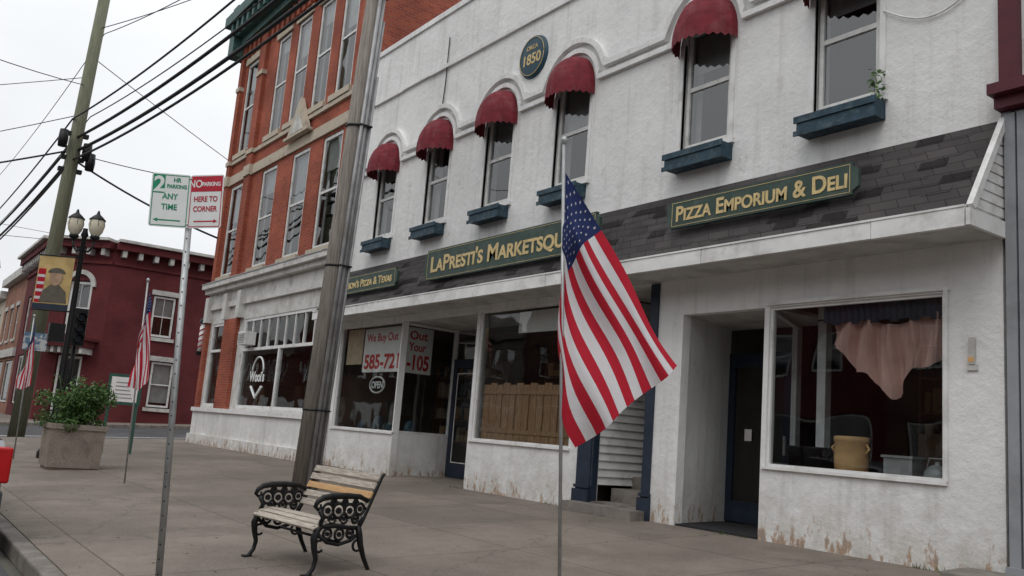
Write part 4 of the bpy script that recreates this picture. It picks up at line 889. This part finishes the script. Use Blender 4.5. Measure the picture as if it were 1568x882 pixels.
m_.build('blossoms',M['awn'],e,fixn=False)
m_=MB()
for k in range(420):
    bx_=-17.3+random.gauss(0,.25); by_=2.05+random.gauss(0,.08); hh=random.uniform(.02,.07); a=random.random()*6.28
    m_.face([(bx_-.008,by_,gz(by_)),(bx_+.008,by_,gz(by_)),(bx_+.03*cos(a),by_+.03*sin(a),gz(by_)+hh)])
m_.build('grass_tuft',M['leaf2'],fixn=False)
m_=MB()
for k in range(500):
    bx_=random.uniform(-18.5,-4.3); 
    if not (sin(bx_*2.3)+sin(bx_*5.1)>.9): continue
    by_=D-.03-abs(random.gauss(0,.03)); hh=random.uniform(.02,.07); a=random.random()*6.28
    m_.face([(bx_-.006,by_,gz(by_)),(bx_+.006,by_,gz(by_)),(bx_+.03*cos(a),by_-.03*abs(sin(a)),gz(by_)+hh)])
m_.build('weeds',M['leaf2'],fixn=False)

# ============================================================ STREET LAMP, BANNER, SIGNAL, NOTICE BOARD
e=empty('street_lamp'); lx,ly=-21.0,3.35; z=gz(ly); m_=MB()
m_.lathe((lx,ly,z),[(.24,0),(.24,.12),(.18,.2),(.16,.7),(.10,.85),(.075,1.0),(.06,3.0),(.05,4.75),(.08,4.8),(.05,4.9),(.05,4.95)],18)
er=Vector((.5786,.8156,0))
LT=[]
for s in (-1,1):
    pts=[Vector((lx,ly,z+4.5)),Vector((lx,ly,z+4.5))+er*s*.13+Vector((0,0,-.06)),Vector((lx,ly,z+4.55))+er*s*.21,Vector((lx,ly,z+4.7))+er*s*.23]
    m_.tube(pts,.025,8); LT.append(Vector((lx,ly,z+4.7))+er*s*.23)
for c in LT: m_.lathe(c,[(.03,0),(.09,.03),(.10,.08),(.09,.10)],14); m_.lathe(c+Vector((0,0,.50)),[(.17,-.05),(.17,-.03),(.10,.04),(.04,.09),(.02,.16),(0,.18)],14)
for c in LT:
    for k in range(6):
        a=k*pi/3; m_.tube([c+Vector((.082*cos(a),.082*sin(a),.1)),c+Vector((.172*cos(a),.172*sin(a),.34)),c+Vector((.152*cos(a),.152*sin(a),.47))],.005,4)
for zz in (3.1,4.3): m_.tube([(lx,ly,z+zz),Vector((lx,ly,z+zz))-er*.9],.018,6)
m_.build('post',M['iron'],e); m_=MB()
for c in LT: m_.lathe(c,[(.08,.1),(.14,.2),(.17,.34),(.15,.46)],16)
m_.build('lantern_globes',M['lantern'],e)
def bq(mb,u0,u1,z0_,z1_,off,m=0):
    n=Vector((.8156,-.5786,0)); p=Vector((lx,ly,z))
    mb.face([p-er*u0+Vector((0,0,z0_))+n*off,p-er*u1+Vector((0,0,z0_))+n*off,p-er*u1+Vector((0,0,z1_))+n*off,p-er*u0+Vector((0,0,z1_))+n*off],m)
m_=MB(); bq(m_,.12,.88,3.12,4.28,0,0); bq(m_,.12,.88,3.12,3.24,.004,1); bq(m_,.12,.88,3.12,3.24,-.004,1); bq(m_,.70,.86,3.26,4.0,.004,2)
for k in range(4): bq(m_,.70,.86,3.33+k*.16,3.39+k*.16,.007,3)
for s in (1,-1):
    n=Vector((.8156,-.5786,0)); c=Vector((lx,ly,z+3.82))-er*.46
    m_.face([c+er*.14*cos(a)+Vector((0,0,.18*sin(a)))+n*.012*s for a in [2*pi*k/20 for k in range(20)]],4)
    m_.face([c+er*.19*cos(a)+Vector((0,0,.10+.11*sin(a)))+n*.015*s for a in [pi*k/10 for k in range(11)]],5)
    m_.face([c+er*x_+Vector((0,0,z_))+n*.009*s for x_,z_ in ((-.30,-.55),(.30,-.55),(.25,-.3),(.09,-.16),(-.09,-.16),(-.25,-.3))],5)
m_.build('banner',[M['bannerc'],M['navy'],M['fred'],M['fwhite'],M['skin'],M['uniform']],e,fixn=False)
e=empty('traffic_signal'); m_=MB(); tx,ty=-27.6,4.6; z=gz(ty)
m_.tube([(tx,ty,z),(tx,ty,3.9)],.06,10); c=Vector((tx+.2,ty+.0,2.95)); m_.box(c.x-.13,c.x+.13,c.y-.17,c.y+.17,c.z-.1,c.z+.95)
m_.box(c.x-.1,c.x+.16,c.y-.75,c.y-.35,c.z-.05,c.z+.45)
for k in range(3):
    zz=c.z+.1+k*.3; m_.tube([(c.x+.13,c.y,zz),(c.x+.32,c.y,zz)],.12,12,cap=False)
m_.build('housing',M['iron'],e); m_=MB()
for k in range(3): m_.tube([(c.x+.13,c.y,c.z+.1+k*.3),(c.x+.14,c.y,c.z+.1+k*.3)],.1,12)
m_.build('lenses',M['navy'],e)
e=empty('notice_board'); nx,ny=-22.6,5.0; z=gz(ny); dn=Vector((.45,.89,0)); nb=Vector((.89,-.45,0)); C_=Vector((nx,ny,0))
m_=MB()
for s in (-1,1): m_.obox(C_+dn*s*.32+Vector((0,0,z+.6)),dn*.03,nb*.03,(0,0,.6))
m_.obox(C_+Vector((0,0,z+1.5)),dn*.38,nb*.04,(0,0,.36)); m_.build('frame',simple('board_green',(.03,.09,.07),.5),e)
m_=MB(); m_.obox(C_+nb*.043+Vector((0,0,z+1.5)),dn*.31,nb*.003,(0,0,.29)); m_.build('notices',M['paper'],e)
m_=MB()
for k in range(5): m_.obox(C_+nb*.048-dn*.03*k*.5+Vector((0,0,z+1.3+k*.09)),dn*(.2-.015*k),nb*.001,(0,0,.014))
m_.build('print',M['conduit'],e)

# ============================================================ PARKED CAR
e=empty('parked_car'); m_=MB(); x1c=-9.3; ya,yb=-.56,1.18; zr=-.136
secs=[]
prof_=[(0,.42,.80,.80,.90),(.12,.30,.98,.98,.97),(.5,.26,1.02,1.05,1.0),(.9,.24,1.03,1.35,1.0),(1.5,.24,1.02,1.46,1.0),(2.4,.24,.99,1.44,1.0),(3.0,.24,.96,1.15,1.0),(3.3,.24,.93,.97,1.0),(4.1,.26,.85,.87,.97),(4.42,.32,.70,.72,.88),(4.5,.4,.6,.62,.8)]
ycn=(ya+yb)/2; hwid=(yb-ya)/2
for s,zb_,zs_,zt,wf in prof_:
    x=x1c-s; w=hwid*wf; wt=w*(.74 if zt>zs_+.1 else .9)
    secs.append([(x,ycn-w*.92,zr+zb_),(x,ycn-w,zr+zb_+.2),(x,ycn-w*.97,zr+zs_),(x,ycn-wt,zr+zt-.03),(x,ycn-wt*.8,zr+zt),(x,ycn+wt*.8,zr+zt),(x,ycn+wt,zr+zt-.03),(x,ycn+w*.97,zr+zs_),(x,ycn+w,zr+zb_+.2),(x,ycn+w*.92,zr+zb_)])
for a_,b_ in zip(secs[:-1],secs[1:]):
    for k in range(10):
        gl=(k in (2,6)) and (a_[3][2]-a_[2][2]>.12 or b_[3][2]-b_[2][2]>.12)
        m_.face([a_[k],a_[(k+1)%10],b_[(k+1)%10],b_[k]],1 if gl else 0,not gl)
m_.face(secs[0]); m_.face(secs[-1]); m_.build('body',[M['carpaint'],M['dark']],e)
m_=MB()
for s in (.85,3.65):
    for yy,yo in ((ya+.02,ya+.24),(yb-.24,yb-.02)): m_.tube([(x1c-s,yy,zr+.32),(x1c-s,yo,zr+.32)],.32,24)
m_.build('wheels',M['tyre'],e); m_=MB()
for s in (.85,3.65):
    for yy in (ya+.0,yb-.02): m_.tube([(x1c-s,yy,zr+.32),(x1c-s,yy+.02,zr+.32)],.19,20)
m_.build('hubcaps',M['galv'],e); m_=MB()
for sg in (-1,1):
    yy=ycn+sg*hwid*.86; m_.box(x1c-.16,x1c+.03,yy-.13,yy+.13,zr+.66,zr+.98)
m_.build('tail_lights',M['carred'],e,bevel=.02); m_=MB(); m_.box(x1c-.02,x1c+.08,ycn-hwid*.97,ycn+hwid*.97,zr+.36,zr+.6); m_.build('bumper',M['carpaint'],e,bevel=.03)

# ============================================================ CAMERA, WORLD, SUN
p=radians(9.5);r=radians(4.58);yw=radians(35.35)
Fh=Vector((-cos(yw),sin(yw),0)); R0=Vector((sin(yw),cos(yw),0)); Z=Vector((0,0,1))
Fw=Fh*cos(p)+Z*sin(p); U0=-Fh*sin(p)+Z*cos(p); Rc=R0*cos(r)+U0*sin(r); Uc=-R0*sin(r)+U0*cos(r)
cam=bpy.data.cameras.new('camera'); cam.lens=36*1357/1568; cam.sensor_width=36; cam.clip_end=2000; cam.clip_start=.05
co=bpy.data.objects.new('camera',cam); scene.collection.objects.link(co)
co.matrix_world=Matrix(((Rc.x,Uc.x,-Fw.x,0),(Rc.y,Uc.y,-Fw.y,0),(Rc.z,Uc.z,-Fw.z,1.3),(0,0,0,1))); scene.camera=co
w=bpy.data.worlds.new('World'); scene.world=w; w.use_nodes=True; nt=w.node_tree; bg=nt.nodes['Background']
sky=N(nt,'ShaderNodeTexSky'); sky.sky_type='NISHITA'; sky.sun_disc=False; sky.sun_elevation=radians(52); sky.sun_rotation=radians(160); sky.dust_density=4
tc=N(nt,'ShaderNodeTexCoord'); sp=N(nt,'ShaderNodeSeparateXYZ'); L(nt,tc.outputs['Generated'],sp.inputs[0])
mr=N(nt,'ShaderNodeMapRange'); mr.inputs['From Min'].default_value=0; mr.inputs['From Max'].default_value=1; mr.inputs['To Min'].default_value=9.0; mr.inputs['To Max'].default_value=15.5; L(nt,sp.outputs[2],mr.inputs[0])
mp=N(nt,'ShaderNodeMapping'); mp.inputs['Scale'].default_value=(1,1,2.6); L(nt,tc.outputs['Generated'],mp.inputs[0])
no=N(nt,'ShaderNodeTexNoise'); no.inputs['Scale'].default_value=2.2; no.inputs['Detail'].default_value=6; L(nt,mp.outputs[0],no.inputs['Vector'])
m2=N(nt,'ShaderNodeMapRange'); m2.inputs['From Min'].default_value=.3; m2.inputs['From Max'].default_value=.7; m2.inputs['To Min'].default_value=.86; m2.inputs['To Max'].default_value=1.04; L(nt,no.outputs[0],m2.inputs[0])
mu=N(nt,'ShaderNodeMath',operation='MULTIPLY'); L(nt,mr.outputs[0],mu.inputs[0]); L(nt,m2.outputs[0],mu.inputs[1])
cc=N(nt,'ShaderNodeMixRGB',blend_type='MULTIPLY'); cc.inputs[0].default_value=1; cc.inputs[1].default_value=(.965,.985,1.01,1); L(nt,mu.outputs[0],cc.inputs[2])
mx_=N(nt,'ShaderNodeMixRGB'); mx_.inputs[0].default_value=.93; L(nt,sky.outputs[0],mx_.inputs[1]); L(nt,cc.outputs[0],mx_.inputs[2])
L(nt,mx_.outputs[0],bg.inputs[0]); bg.inputs[1].default_value=.1
sl=bpy.data.lights.new('sun','SUN'); sl.energy=.8; sl.angle=radians(30); sl.color=(1,.975,.94); so=bpy.data.objects.new('sun',sl); scene.collection.objects.link(so)
d=Vector((-.35,.62,-1.0)).normalized(); so.rotation_euler=d.to_track_quat('-Z','Y').to_euler()
scene.view_settings.view_transform='Standard'; scene.view_settings.look='None'; scene.view_settings.exposure=0
